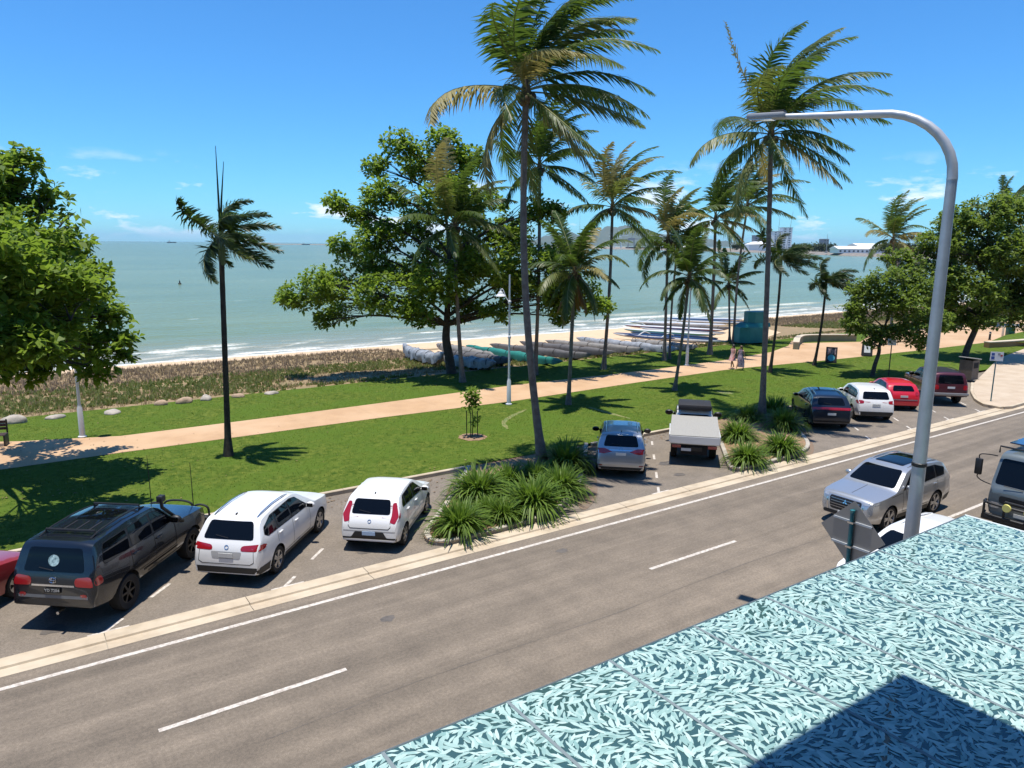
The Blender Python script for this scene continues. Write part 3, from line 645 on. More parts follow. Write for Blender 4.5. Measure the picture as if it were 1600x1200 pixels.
c.wiper(); c.doors([1.62, 2.72, 3.62], .42, 1.10, [(2.5, .98), (3.45, 1.02)]); c.mirrors(1.75, 1.1); c.rails(2.35, 4.05, .57, M_CHROME, .04); c.antenna(4.0)
sym(c, 'tail_light', 'rear', [(.36, .92), (.38, 1.04), (.86, 1.09), (.90, .93)], M_TAIL); c.both('tail_light', [(4.28, .94), (4.32, 1.06), (4.56, 1.06), (4.60, .93)], M_TAIL)
c.decal('rear_valance', 'rear', mirror_poly([(.80, .27), (.84, .53)]), M_TRIM); c.both('wheel_arch_trim', [(3.95, .30), (3.98, .52), (4.62, .52), (4.6, .33)], M_TRIM); c.both('sill_trim', [(1.3, .265), (1.3, .36), (3.3, .36), (3.3, .265)], M_TRIM, round_=0)
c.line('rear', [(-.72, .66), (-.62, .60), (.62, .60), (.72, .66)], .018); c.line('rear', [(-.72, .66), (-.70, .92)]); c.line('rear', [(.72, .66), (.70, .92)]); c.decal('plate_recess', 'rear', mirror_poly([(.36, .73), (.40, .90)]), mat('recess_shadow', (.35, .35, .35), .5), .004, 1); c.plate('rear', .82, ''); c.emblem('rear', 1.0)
# ---- white small hatchback with tall red lamps
sp = dict(L=4.03, W=1.73, zs=.24, r=.315, uf=.80, wb=2.52, paint=P_WHITE, tum=.34, spokes=7,
          top=[(0, .55), (.05, .74), (.2, .88), (.75, .98), (.98, 1.03), (1.75, 1.45), (2.1, 1.52), (2.8, 1.53), (3.4, 1.47), (3.52, 1.43), (3.82, 1.02), (3.92, .93), (4.0, .74), (4.03, .45)], belt=[(0, .93), (4.03, 1.06)],
          rearwin=mirror_poly([(.56, 1.03), (.50, 1.38)]))
c = Car('hatchback', 'small white hatchback with tall red tail lamps beside the planted bed', 'car', sp, *place_rr(sp, 8.70, 18.05, 48), GB)
c.windows([(1.38, 1.0), (1.95, 1.40), (2.2, 1.44), (3.2, 1.40), (3.42, 1.22), (3.40, 1.13)], [2.35, 3.12], sp['rearwin'], mirror_poly([(.66, 1.05), (.54, 1.44)]))
c.wiper(); c.doors([1.40, 2.35, 3.1], .38, 1.03, [(2.15, .93), (3.0, .97)]); c.mirrors(1.5, 1.02); c.antenna(3.35)
sym(c, 'tail_light', 'rear', [(.58, 1.30), (.60, 1.02), (.57, .86), (.72, .82), (.80, 1.0), (.68, 1.32)], M_TAIL, round_=1); c.both('tail_light', [(3.62, 1.25), (3.72, .95), (3.9, .88), (3.86, 1.0), (3.68, 1.26)], M_TAIL, round_=1)
c.decal('rear_valance', 'rear', mirror_poly([(.74, .29), (.78, .44), (.5, .44), (.40, .60)]), M_TRIM, round_=1); c.plate('rear', .56, '', bg_=mat('plate_blue', (0.45, 0.6, 0.78), .5)); c.emblem('rear', .87, .05)
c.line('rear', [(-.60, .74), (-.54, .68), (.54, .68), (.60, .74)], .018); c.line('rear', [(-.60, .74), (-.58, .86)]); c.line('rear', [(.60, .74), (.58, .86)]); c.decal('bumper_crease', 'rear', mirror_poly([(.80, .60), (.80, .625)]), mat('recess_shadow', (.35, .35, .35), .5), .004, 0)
# ---- silver SUV between the bed and the utility
sp = dict(L=4.60, W=1.85, zs=.27, r=.355, uf=.92, wb=2.66, paint=P_SILVER, tum=.36,
          top=[(0, .62), (.05, .84), (.18, .97), (.95, 1.08), (1.2, 1.11), (1.95, 1.57), (2.3, 1.66), (3.2, 1.69), (4.0, 1.62), (4.14, 1.57), (4.40, 1.16), (4.48, 1.05), (4.56, .80), (4.60, .52)], belt=[(0, 1.0), (4.6, 1.12)],
          rearwin=mirror_poly([(.64, 1.17), (.54, 1.53)]))
c = Car('compact_suv', 'silver SUV with shiny roof and pointed tail lamps next to the white tray utility', 'car', sp, *place_rear(sp, 17.95, 19.1, 47), GB)
c.windows([(1.62, 1.08), (2.2, 1.52), (2.5, 1.57), (3.6, 1.54), (4.05, 1.38), (4.0, 1.17)], [2.72, 3.5], sp['rearwin'], mirror_poly([(.70, 1.15), (.55, 1.56)]))
c.wiper(); c.doors([1.62, 2.72, 3.6], .45, 1.10, [(2.5, .99), (3.45, 1.02)]); c.mirrors(1.75, 1.1, M_TRIM, 1.15); c.rails(2.3, 3.95, .58, M_CHROME, .03); c.antenna(3.95)
sym(c, 'tail_light', 'rear', [(.30, 1.0), (.60, 1.11), (.88, 1.10), (.90, .94), (.62, .92)], M_TAIL, round_=1); c.both('tail_light', [(4.1, 1.0), (4.3, 1.1), (4.46, 1.06), (4.5, .95)], M_TAIL)
c.decal('tail_trim', 'rear', mirror_poly([(.42, 1.03), (.42, 1.07)]), M_CHROME, round_=0); c.plate('rear', .93, ''); c.emblem('rear', 1.08, .06)
c.decal('bumper_trim', 'rear', mirror_poly([(.84, .55), (.84, .64)]), P_SILV2, .02, 1); c.decal('rear_valance', 'rear', mirror_poly([(.80, .33), (.82, .46)]), M_TRIM); sym(c, 'reflector', 'rear', [(.66, .49), (.66, .53), (.82, .53), (.82, .49)], M_TAIL, round_=0)
# ---- utility: cab from the same loft, then tray and canvas
sp = dict(L=3.35, W=1.80, zs=.45, r=.38, uf=.88, wb=3.05, paint=P_WHITE, tum=.28, smooth=1, tw=.25, rim=M_RIMD,
          top=[(0, .80), (.05, 1.0), (.2, 1.1), (1.05, 1.16), (1.25, 1.19), (1.85, 1.72), (2.1, 1.80), (2.9, 1.80), (3.2, 1.76), (3.3, 1.6), (3.35, 1.2)], belt=[(0, 1.12), (3.35, 1.16)])
a = ROADA + rad(43); root_loc = W(21.45, 18.75) + Matrix.Rotation(a, 3, 'Z') @ Vector((5.25 - sp['L'] / 2, 0, 0))
c = Car('tray_utility', 'white utility with covered grey tray and black canvas bag on the cab roof', 'utility', sp, root_loc, a, GB)
c.windows([(1.5, 1.18), (1.98, 1.64), (2.2, 1.68), (3.1, 1.66), (3.15, 1.22)], [2.45], mirror_poly([(.62, 1.25), (.58, 1.62)]), mirror_poly([(.68, 1.22), (.56, 1.70)]))
c.doors([1.45, 2.45, 3.2], .55, 1.12, [(2.3, 1.02), (3.1, 1.02)]); c.mirrors(1.62, 1.25, M_TRIM, 1.4)
xr = c.L / 2 - 5.25; xf = c.L / 2 - 3.42
mb = MB(); mb.box((xr, -.93, .86), (xf, .93, .95)); mb.build('tray_floor', mat('tray_steel', (0.5, 0.5, 0.49), .4, .4), c.root)
for sd in (-1, 1):
    mb = MB(); mb.box((xr, sd * .95 - .02, .952), (xf, sd * .95 + .02, 1.22)); mb.build('tray_side', P_WHITE, c.root)
mb = MB(); mb.box((xr - .045, -.93, .90), (xr - .004, .93, 1.17)); mb.build('tailgate', P_WHITE, c.root)
cv = mat('tray_canvas', (0.33, 0.32, 0.29), .9, var=(0.26, 0.25, 0.23), scale=30, bump=.4, bscale=150)
V = [(xr + .01, -.94, 1.2), (xr + .01, .94, 1.2), (xf, -.9, 1.60), (xf, .9, 1.60), (xr + .01, -.94, .96), (xr + .01, .94, .96), (xf, -.9, .96), (xf, .9, .96)]
mk('tray_cover', V, [(0, 2, 3, 1), (0, 1, 5, 4), (2, 0, 4, 6), (1, 3, 7, 5), (3, 2, 6, 7)], cv, c.root)
mb = MB(); mb.box((xf - .05, -.66, 1.80), (xf + 1.15, .66, 2.05), .07); mb.build('roof_bag', mat('black_canvas', (0.014, 0.014, 0.017), .75, bump=.5, bscale=12), c.root, True)
for x_ in (xf + .15, xf + .95): MB().tube([(x_, -.72, 1.70), (x_, -.72, 1.80), (x_, .72, 1.80), (x_, .72, 1.70)], .02, 5).build('roof_bar', M_TRIM, c.root)
for sd in (-1, 1):
    mb = MB(); mb.box((xr - .03, sd * .68 - .17, .72), (xr + .02, sd * .68 + .17, .84), .01); mb.build('tail_light', M_TAIL, c.root)
    mb = MB(); mb.tube([(xf - .6, sd * .84, .95), (xf - .6, sd * .84, .62), (xf - 1.35, sd * .84, .62), (xf - 1.35, sd * .84, .95)], .02, 5); mb.build('mud_guard', M_TRIM, c.root)
mb = MB(); mb.box((xr + .02, -.30, .60), (xr + .08, .30, .75)); mb.build('rear_bar', M_TRIM, c.root)
mb = MB(); mb.box((xr - .02, .12, .60), (xr + .0, .49, .71)); o = mb.build('number_plate', M_PLATE, c.root)

mb = MB(); mb.box((c.L / 2 - 5.2, -.5, .45), (c.L / 2 - 3.0, .5, .85)); mb.build('chassis', M_UNDER, c.root)
# ---- the four at the far end
sp = dict(L=4.60, W=1.87, zs=.27, r=.36, uf=.90, wb=2.70, paint=P_NAVY, tum=.37, rim=M_RIMD,
          top=[(0, .62), (.05, .84), (.18, .97), (.95, 1.07), (1.2, 1.10), (1.95, 1.56), (2.3, 1.65), (3.1, 1.67), (3.95, 1.58), (4.1, 1.52), (4.42, 1.15), (4.5, 1.05), (4.57, .82), (4.60, .52)], belt=[(0, 1.0), (4.6, 1.12)], rearwin=mirror_poly([(.62, 1.18), (.54, 1.48)]))
c = Car('dark_suv', 'dark navy SUV with full-width tail lamp beside the second planted bed', 'car', sp, *place_rear(sp, 31.1, 19.1, 47), GB)
c.windows([(1.62, 1.08), (2.2, 1.50), (2.5, 1.55), (3.6, 1.52), (4.1, 1.34), (4.05, 1.18)], [2.72, 3.5], sp['rearwin'], mirror_poly([(.70, 1.14), (.55, 1.55)])); c.doors([1.62, 2.72, 3.6], .45, 1.1, [(2.5, .98), (3.45, 1.0)]); c.mirrors(1.75, 1.1); c.rails(2.3, 3.9, .58, M_CHROME, .03); c.wiper()
c.decal('tail_light', 'rear', mirror_poly([(.88, .98), (.86, 1.09)]), M_TAIL); c.decal('sunroof', 'top', [(2.2, -.45), (2.2, .45), (3.3, .45), (3.3, -.45)], M_GLASS); c.plate('rear', .80, ''); c.decal('rear_valance', 'rear', mirror_poly([(.8, .32), (.82, .5)]), M_TRIM)
sp = dict(L=4.18, W=1.78, zs=.26, r=.345, uf=.82, wb=2.50, paint=P_WHITE, tum=.32, top=[(0, .62), (.05, .82), (.18, .98), (.9, 1.06), (1.1, 1.09), (1.7, 1.53), (2.0, 1.60), (2.9, 1.61), (3.65, 1.55), (3.78, 1.50), (4.02, 1.10), (4.08, 1.0), (4.15, .78), (4.18, .5)], belt=[(0, .98), (4.18, 1.06)], rearwin=mirror_poly([(.62, 1.12), (.55, 1.46)]))
c = Car('white_crossover', 'white compact SUV between the dark navy SUV and the red hatchback', 'car', sp, *place_rear(sp, 34.5, 18.9, 47), GB)
c.windows([(1.45, 1.04), (1.92, 1.47), (2.2, 1.50), (3.3, 1.47), (3.7, 1.34), (3.68, 1.12)], [2.45, 3.2], sp['rearwin'], mirror_poly([(.68, 1.12), (.55, 1.5)])); c.doors([1.45, 2.45, 3.25], .42, 1.04, [(2.25, .95), (3.1, .97)]); c.mirrors(1.55, 1.08); c.wiper(); c.antenna(3.6)
sym(c, 'tail_light', 'rear', [(.56, .92), (.56, 1.06), (.84, 1.08), (.86, .90)], M_TAIL); c.both('tail_light', [(3.85, .93), (3.88, 1.07), (4.06, 1.04), (4.1, .92)], M_TAIL); c.decal('rear_valance', 'rear', mirror_poly([(.78, .32), (.8, .54)]), M_TRIM); c.plate('rear', .86, ''); c.both('sill_trim', [(1.2, .27), (1.2, .4), (2.95, .4), (2.95, .27)], M_TRIM, round_=0)
sp = dict(L=3.95, W=1.68, zs=.22, r=.30, uf=.78, wb=2.45, paint=P_RED, tum=.36, top=[(0, .52), (.05, .68), (.2, .80), (.8, .92), (1.0, .97), (1.75, 1.40), (2.1, 1.47), (2.8, 1.47), (3.4, 1.38), (3.55, 1.30), (3.78, 1.0), (3.86, .90), (3.92, .7), (3.95, .42)], belt=[(0, .88), (3.95, .98)], rearwin=mirror_poly([(.54, 1.03), (.46, 1.29)]))
c = Car('red_hatchback', 'bright red rounded hatchback half hidden by the street light pole', 'car', sp, *place_rear(sp, 38.2, 19.5, 47), GB)
c.windows([(1.35, .96), (1.95, 1.34), (2.2, 1.38), (3.1, 1.34), (3.45, 1.15), (3.4, 1.05)], [2.3, 3.05], sp['rearwin'], mirror_poly([(.62, 1.0), (.5, 1.38)])); c.doors([1.4, 2.3, 3.05], .36, .96, [(2.1, .88), (2.95, .9)]); c.mirrors(1.5, .98); c.wiper()
sym(c, 'tail_light', 'rear', [(.55, .80), (.56, 1.0), (.70, 1.02), (.76, .82)], M_TAIL); c.decal('bumper_trim', 'rear', mirror_poly([(.66, .58), (.66, .63)]), M_CHROME, .012, 0); c.plate('rear', .78, '')
sp = dict(L=4.65, W=1.78, plan=[(0, .80), (.05, .87), (.15, .93), (.4, .98), (.8, 1), (4.30, 1), (4.55, .985), (4.65, .93)], zs=.48, r=.385, uf=.85, wb=2.68, paint=P_MAROON, tum=.24, smooth=1, tw=.26, top=[(0, .85), (.05, 1.0), (.2, 1.12), (1.2, 1.18), (1.4, 1.21), (1.95, 1.72), (2.15, 1.80), (3.2, 1.84), (4.25, 1.80), (4.38, 1.74), (4.55, 1.22), (4.6, 1.1), (4.63, .8), (4.65, .6)], belt=[(0, 1.14), (4.65, 1.2)], rearwin=mirror_poly([(.66, 1.22), (.58, 1.66)]))
c = Car('maroon_wagon', 'old maroon four-wheel drive wagon with dark roof at the end of the bays', 'car', sp, *place_rear(sp, 41.6, 18.8, 47), GB)
c.windows([(1.6, 1.22), (2.1, 1.68), (2.3, 1.72), (4.1, 1.70), (4.25, 1.45), (4.2, 1.26)], [2.5, 3.3], sp['rearwin'], mirror_poly([(.7, 1.26), (.6, 1.7)])); c.doors([1.6, 2.5, 3.35], .6, 1.2, [(2.3, 1.08), (3.2, 1.08)]); c.mirrors(1.7, 1.25, M_TRIM, 1.2); c.wiper(); c.rails(2.3, 4.2, .6, M_TRIM, .06)
sym(c, 'tail_light', 'rear', [(.60, .90), (.62, 1.14), (.82, 1.16), (.84, .90)], M_TAIL); c.both('tail_light', [(4.4, .92), (4.42, 1.13), (4.58, 1.12), (4.6, .92)], M_TAIL)
mb = MB(); mb.box((-c.L / 2 - .12, -.86, .60), (-c.L / 2 + .06, .86, .74), .03); mb.build('step_bumper', mat('steel_bumper', (0.3, 0.3, 0.31), .35, .7), c.root); c.plate('rear', 1.02, ''); c.decal('roof_panel', 'top', [(2.3, -.55), (2.3, .55), (4.2, .55), (4.2, -.55)], M_TRIM)
# ---- red car at the left edge
sp = dict(L=4.40, W=1.80, zs=.24, r=.32, uf=.85, wb=2.62, paint=P_RED2, tum=.38, top=[(0, .55), (.05, .72), (.2, .85), (1.1, 1.0), (1.35, 1.04), (2.1, 1.42), (2.4, 1.48), (3.1, 1.46), (3.75, 1.28), (4.1, 1.05), (4.3, .98), (4.38, .75), (4.4, .5)], belt=[(0, .92), (4.4, 1.0)], rearwin=mirror_poly([(.56, 1.06), (.48, 1.25)]))
c = Car('red_sedan', 'deep red car cut off by the left edge beside the graphite four-wheel drive', 'car', sp, *place_rr(sp, -2.2, 18.35, 48), GB)
c.windows([(1.7, 1.02), (2.3, 1.36), (2.6, 1.39), (3.4, 1.33), (3.8, 1.12), (3.7, 1.03)], [2.75, 3.45], sp['rearwin'], mirror_poly([(.68, 1.08), (.52, 1.39)])); c.doors([1.6, 2.75, 3.5], .38, 1.0, [(2.5, .92), (3.35, .94)]); c.mirrors(1.85, 1.04)
sym(c, 'tail_light', 'rear', [(.45, .84), (.47, .98), (.82, .99), (.85, .84)], M_TAIL); c.plate('rear', .7, '')
sym(c, 'headlight', 'front', [(.45, .66), (.45, .76), (.78, .80), (.8, .68)], M_LENS)
# ---- silver SUV driving towards the left
sp = dict(L=4.71, W=1.86, zs=.28, r=.375, uf=.95, wb=2.706, paint=P_SILV2, tum=.34, spokes=5, rimk=.74, top=[(0, .72), (.04, .92), (.14, 1.02), (1.0, 1.12), (1.25, 1.15), (2.0, 1.62), (2.35, 1.71), (3.2, 1.73), (4.1, 1.66), (4.25, 1.6), (4.52, 1.2), (4.6, 1.08), (4.68, .85), (4.71, .55)], belt=[(0, 1.06), (4.71, 1.14)], rearwin=mirror_poly([(.64, 1.22), (.55, 1.56)]))
a = ROADA + rad(180); loc = W(21.38 + sp['L'] / 2 - sp['uf'], 11.04 + sp['W'] / 2 - .1)
c = Car('moving_suv', 'silver SUV with black panoramic roof driving along the road', 'car', sp, loc, a, None)
c.windows([(1.62, 1.12), (2.25, 1.57), (2.5, 1.61), (3.7, 1.58), (4.2, 1.44), (4.1, 1.22)], [2.75, 3.6], sp['rearwin'], mirror_poly([(.74, 1.19), (.60, 1.61)]))
c.doors([1.62, 2.75, 3.68], .48, 1.12, [(2.55, 1.02), (3.5, 1.04)]); c.mirrors(1.8, 1.16); c.rails(2.3, 4.1, .59, P_SILV2, .035)
c.decal('panoramic_roof', 'top', [(2.28, -.46), (2.28, .46), (3.75, .46), (3.75, -.46)], M_GLASS)
c.decal('grille', 'front', mirror_poly([(.46, .52), (.52, .92)]), M_TRIM); c.emblem('front', .80, .05, 'diamonds')
for z in (.6, .68, .76, .84): c.decal('grille_bar', 'front', mirror_poly([(.46, z), (.46, z + .018)]), M_RIM, .012, 0)
sym(c, 'headlight', 'front', [(.54, .86), (.56, .93), (.86, .98), (.88, .90)], M_LENS); sym(c, 'driving_lamp', 'front', [(.60, .56), (.62, .76), (.80, .80), (.82, .58)], M_LENS); c.both('headlight', [(.18, .90), (.22, .97), (.52, 1.0), (.42, .92)], M_LENS)
sym(c, 'bumper_wing', 'front', [(.52, .48), (.56, .82), (.60, .82), (.57, .46)], M_CHROME, round_=0); c.decal('lower_grille', 'front', mirror_poly([(.7, .36), (.66, .47)]), M_TRIM); c.plate('front', .46, '')
sym(c, 'tail_light', 'rear', [(.5, 1.0), (.5, 1.1), (.86, 1.1), (.88, 1.0)], M_TAIL); c.both('sill_trim', [(1.4, .29), (1.4, .42), (3.2, .42), (3.2, .29)], M_TRIM, round_=0); c.both('wheel_arch_trim', [(4.15, .34), (4.18, .5), (4.66, .55), (4.66, .36)], M_TRIM)
for ax in ('side', 'side-'): c.line(ax, [(1.0, 1.02), (1.6, 1.06)])
c.decal('seam', 'top', [(.35, -.02), (.35, -.005), (1.2, -.005), (1.2, -.02)], M_SEAM, .003, 0)
# ---- white cars along the near kerb
GN = 'vehicles parked along the near kerb'
def near_car(s_front, label, name):
    sp = dict(L=4.75, W=1.86, zs=.26, r=.35, uf=.92, wb=2.75, paint=P_WHITE, tum=.36, top=[(0, .6), (.05, .82), (.2, .94), (1.05, 1.06), (1.3, 1.09), (2.05, 1.46), (2.35, 1.53), (3.3, 1.55), (4.15, 1.48), (4.3, 1.42), (4.56, 1.1), (4.64, 1.0), (4.72, .8), (4.75, .5)], belt=[(0, .98), (4.75, 1.06)], rearwin=mirror_poly([(.62, 1.12), (.54, 1.38)]))
    c = Car(name, label, 'car', sp, W(s_front + sp['L'] / 2, 8.5), ROADA + rad(180), GN)
    c.windows([(1.65, 1.05), (2.3, 1.42), (2.55, 1.45), (3.7, 1.42), (4.2, 1.28), (4.1, 1.12)], [2.75, 3.55], sp['rearwin'], mirror_poly([(.72, 1.12), (.58, 1.45)])); c.doors([1.65, 2.75, 3.6], .42, 1.04, [(2.5, .95), (3.45, .97)]); c.mirrors(1.82, 1.08)
    sym(c, 'headlight', 'front', [(.5, .72), (.52, .82), (.84, .86), (.86, .74)], M_LENS); sym(c, 'tail_light', 'rear', [(.5, .9), (.5, 1.02), (.86, 1.03), (.88, .9)], M_TAIL); c.rails(2.4, 4.1, .57, P_WHITE, .03)
    return c
near_car(15.75, 'white wagon at the near kerb directly behind the street light pole', 'parked_wagon')
# ---- grey truck with bull bar and roof panels
sp = dict(L=1.85, W=2.02, zs=.55, r=.40, uf=.98, wb=3.6, paint=P_GREY, tum=.10, smooth=1, tw=.24, rim=M_RIMD, plan=[(0, .86), (.05, .92), (.15, .97), (.4, 1), (1.85, 1)],
          top=[(0, 1.30), (.03, 1.42), (.12, 1.5), (.40, 2.30), (.5, 2.42), (.75, 2.47), (1.75, 2.47), (1.85, 2.40)], belt=[(0, 1.42), (1.85, 1.42)])
c = Car('camper_truck', 'grey forward-control truck with black bull bar and solar panels on the roof', 'truck', sp, W(23.75 + .925, 8.42), ROADA + rad(180), GN)
c.windows([(.45, 1.5), (.62, 2.2), (.75, 2.26), (1.55, 2.26), (1.6, 1.5)], [], None, mirror_poly([(.84, 1.52), (.80, 2.26)]))
c.decal('grille', 'front', mirror_poly([(.62, 1.0), (.62, 1.22)]), M_TRIM)
for sd in (-1, 1): c.decal('headlight', 'front', [(sd * .60, .82), (sd * .60, 1.0), (sd * .86, 1.0), (sd * .86, .82)], M_LENS, round_=1)
x = c.X(0); mb = MB()
for z in (.62, .98): mb.tube(smoothline([(x - .1, -1.0, z), (x + .16, -.86, z), (x + .22, 0, z), (x + .16, .86, z), (x - .1, 1.0, z)], 5), .04, 7)
for y in (-.92, -.38, .38, .92): mb.tube([(x + .18, y, .5), (x + .19, y, 1.12 if abs(y) < .5 else .98)], .035, 7)
mb.tube([(x + .19, -.38, 1.12), (x + .19, .38, 1.12)], .035, 7); mb.box((x + .0, -.98, .45), (x + .2, .98, .62), .03); mb.build('bull_bar', M_TRIM, c.root, True)
for y in (-.28, .28):
    mb = MB(); mb.lathe([(.001, 0), (.11, .0), (.12, .05), (.09, .11), (.001, .12)], 18, Matrix.Translation((x + .33, y, .98)) @ Matrix.Rotation(rad(-90), 4, 'Y')); mb.build('driving_lamp', mat('yellow_lens', (0.62, 0.58, 0.18), .3), c.root, True)
c.plate('front', .74, ''); 
mb = MB(); mb.box((x + .22, .44, .56), (x + .235, .82, .84)); mb.build('white_sign', M_PLATE, c.root)
for sd in (-1, 1):
    mb = MB(); mb.tube(smoothline([(x - .45, sd * .98, 2.28), (x - .2, sd * 1.15, 2.33), (x - .1, sd * 1.32, 2.3), (x - .1, sd * 1.32, 2.15)], 4), .016, 6); mb.tube(smoothline([(x - .25, sd * .99, 1.42), (x - .15, sd * 1.2, 1.5), (x - .1, sd * 1.32, 1.6), (x - .1, sd * 1.32, 1.7)], 4), .016, 6); o = mb.build('mirror_arm', M_TRIM, c.root)
    mb = MB(); mb.box((x - .16, sd * 1.32 - .10, 1.68), (x - .05, sd * 1.32 + .10, 2.18), .035); mb.build('mirror_housing', M_TRIM, o, True)
mb = MB(); mb.box((c.L / 2 - 6.3, -1.0, .9), (c.L / 2 - 1.95, 1.0, 2.62), .05); mb.build('camper_body', P_GREY, c.root, True)
M_SOLAR = mat('solar_cells', (0.012, 0.022, 0.06), .12, coat=1.0)
for k in range(4):
    mb = MB(); x1 = c.L / 2 - .75 - k * 1.35; mb.box((x1 - 1.3, -.82, 2.66), (x1, .82, 2.70), .008); o = mb.build('solar_panel', M_SOLAR, c.root); MB().tube([(x1 - .65, -.85, 2.68), (x1 - .65, .85, 2.68)], .022, 5).build('panel_rail', M_CHROME, o)
mb = MB(); mb.tube([(c.L / 2 - .35, -.9, 2.42), (c.L / 2 - .35, -.9, 2.62), (c.L / 2 - .35, .9, 2.62), (c.L / 2 - .35, .9, 2.42)], .025, 6); mb.build('roof_rack', M_TRIM, c.root)
for y in (-.3, .3): MB().tube([(x - .06, y + .25, 1.50), (x - .02, y - .25, 1.53)], .012, 5).build('windscreen_wiper', M_TRIM, c.root)
# ================================================================ palms, trees, planting
M_TRUNKP = mat('palm_trunk', (0.12, 0.10, 0.082), 0.9, var=(0.20, 0.175, 0.15), scale=5, bump=1.0, bscale=18)
M_TRUNKD = mat('dark_bark', (0.035, 0.028, 0.022), 0.95, var=(0.07, 0.058, 0.045), scale=6, bump=1.0, bscale=22)
FR = [mat('frond_green', (0.030, 0.062, 0.012), 0.45, rand=(0.085, 0.125, 0.026), trans=(0.15, 0.24, 0.03), spec=.35),
      mat('frond_olive', (0.075, 0.105, 0.020), 0.45, rand=(0.15, 0.165, 0.042), trans=(0.22, 0.27, 0.05), spec=.4),
      mat('frond_straw', (0.20, 0.18, 0.055), 0.55, rand=(0.32, 0.27, 0.10), trans=(0.35, 0.30, 0.09), spec=.35),
      mat('frond_dark', (0.016, 0.036, 0.010), 0.42, rand=(0.05, 0.08, 0.018), trans=(0.08, 0.14, 0.02), spec=.4),
      mat('frond_dead', (0.24, 0.13, 0.055), 0.8, rand=(0.33, 0.20, 0.09), trans=(0.3, 0.17, 0.06), spec=.2)]
M_RACH = mat('frond_stalk', (0.19, 0.19, 0.06), 0.5); M_HUSK = mat('coconut_husk', (0.07, 0.04, 0.022), .85, var=(.12, .085, .03), scale=8)
M_SHAFT = mat('crown_shaft', (0.10, 0.15, 0.06), .5)
def frond(parent, org, az, el, Lf, droop, wind, leaf=.62, nl=46, hang=.35, plum=False, m=FR[0], width=.07):
    d = Vector((math.cos(az) * math.cos(el), math.sin(az) * math.cos(el), math.sin(el))); p = Vector(org); n = 12; st = Lf / n; P = [p.copy()]; D = [d.copy()]
    for i in range(n):
        k = (i + 1) / n
        d = (d + Vector((0, 0, -droop * st * (.35 + 1.3 * k))) + wind * st * (.3 + k)).normalized(); p = p + d * st; P.append(p.copy()); D.append(d.copy())
    V = []; F3 = []
    up = Vector((0, 0, 1))
    for i in range(nl):
        q = .13 + .87 * (i + .5) / nl; f = q * n; a = min(n - 1, int(f)); c0 = P[a].lerp(P[a + 1], f - a); dd = D[a].lerp(D[a + 1], f - a).normalized()
        sd = dd.cross(up); sd = sd.normalized() if sd.length > .05 else Vector((math.sin(az), -math.cos(az), 0)); nu = sd.cross(dd)
        ln = leaf * (math.sin(math.pi * min(1, .18 + .80 * q)) ** .7 + .08)
        for s_ in (-1, 1):
            for rep in range(2 if plum else 1):
                roll = random.uniform(-1.2, 1.2) if plum else random.uniform(-.12, .3)
                ld = (dd * random.uniform(.55, .85) + sd * s_ * .85 + nu * roll + Vector((0, 0, -hang * random.uniform(.5, 1.2))) + wind * random.uniform(.5, 1.1)).normalized()
                l = ln * random.uniform(.85, 1.1); w = dd * width * random.uniform(.8, 1.15)
                mid = c0 + ld * l * .55; ld2 = (ld + Vector((0, 0, -.45 * hang - .08)) + wind * .35).normalized(); tip = mid + ld2 * l * .5
                b = len(V); V += [c0 - w * .5, c0 + w * .5, mid + w * .55, mid - w * .45, tip]; F3 += [(b, b + 1, b + 2), (b, b + 2, b + 3), (b + 3, b + 2, b + 4)]
    o = np_mesh('frond', [tuple(v) for v in V], F3, m, parent)
    MB().tube(P, [.038 * (1 - .85 * i / n) for i in range(n + 1)], 4, False).build('stalk', M_RACH, o)
    return o
WIND = Vector((0.42, -0.06, 0.02))
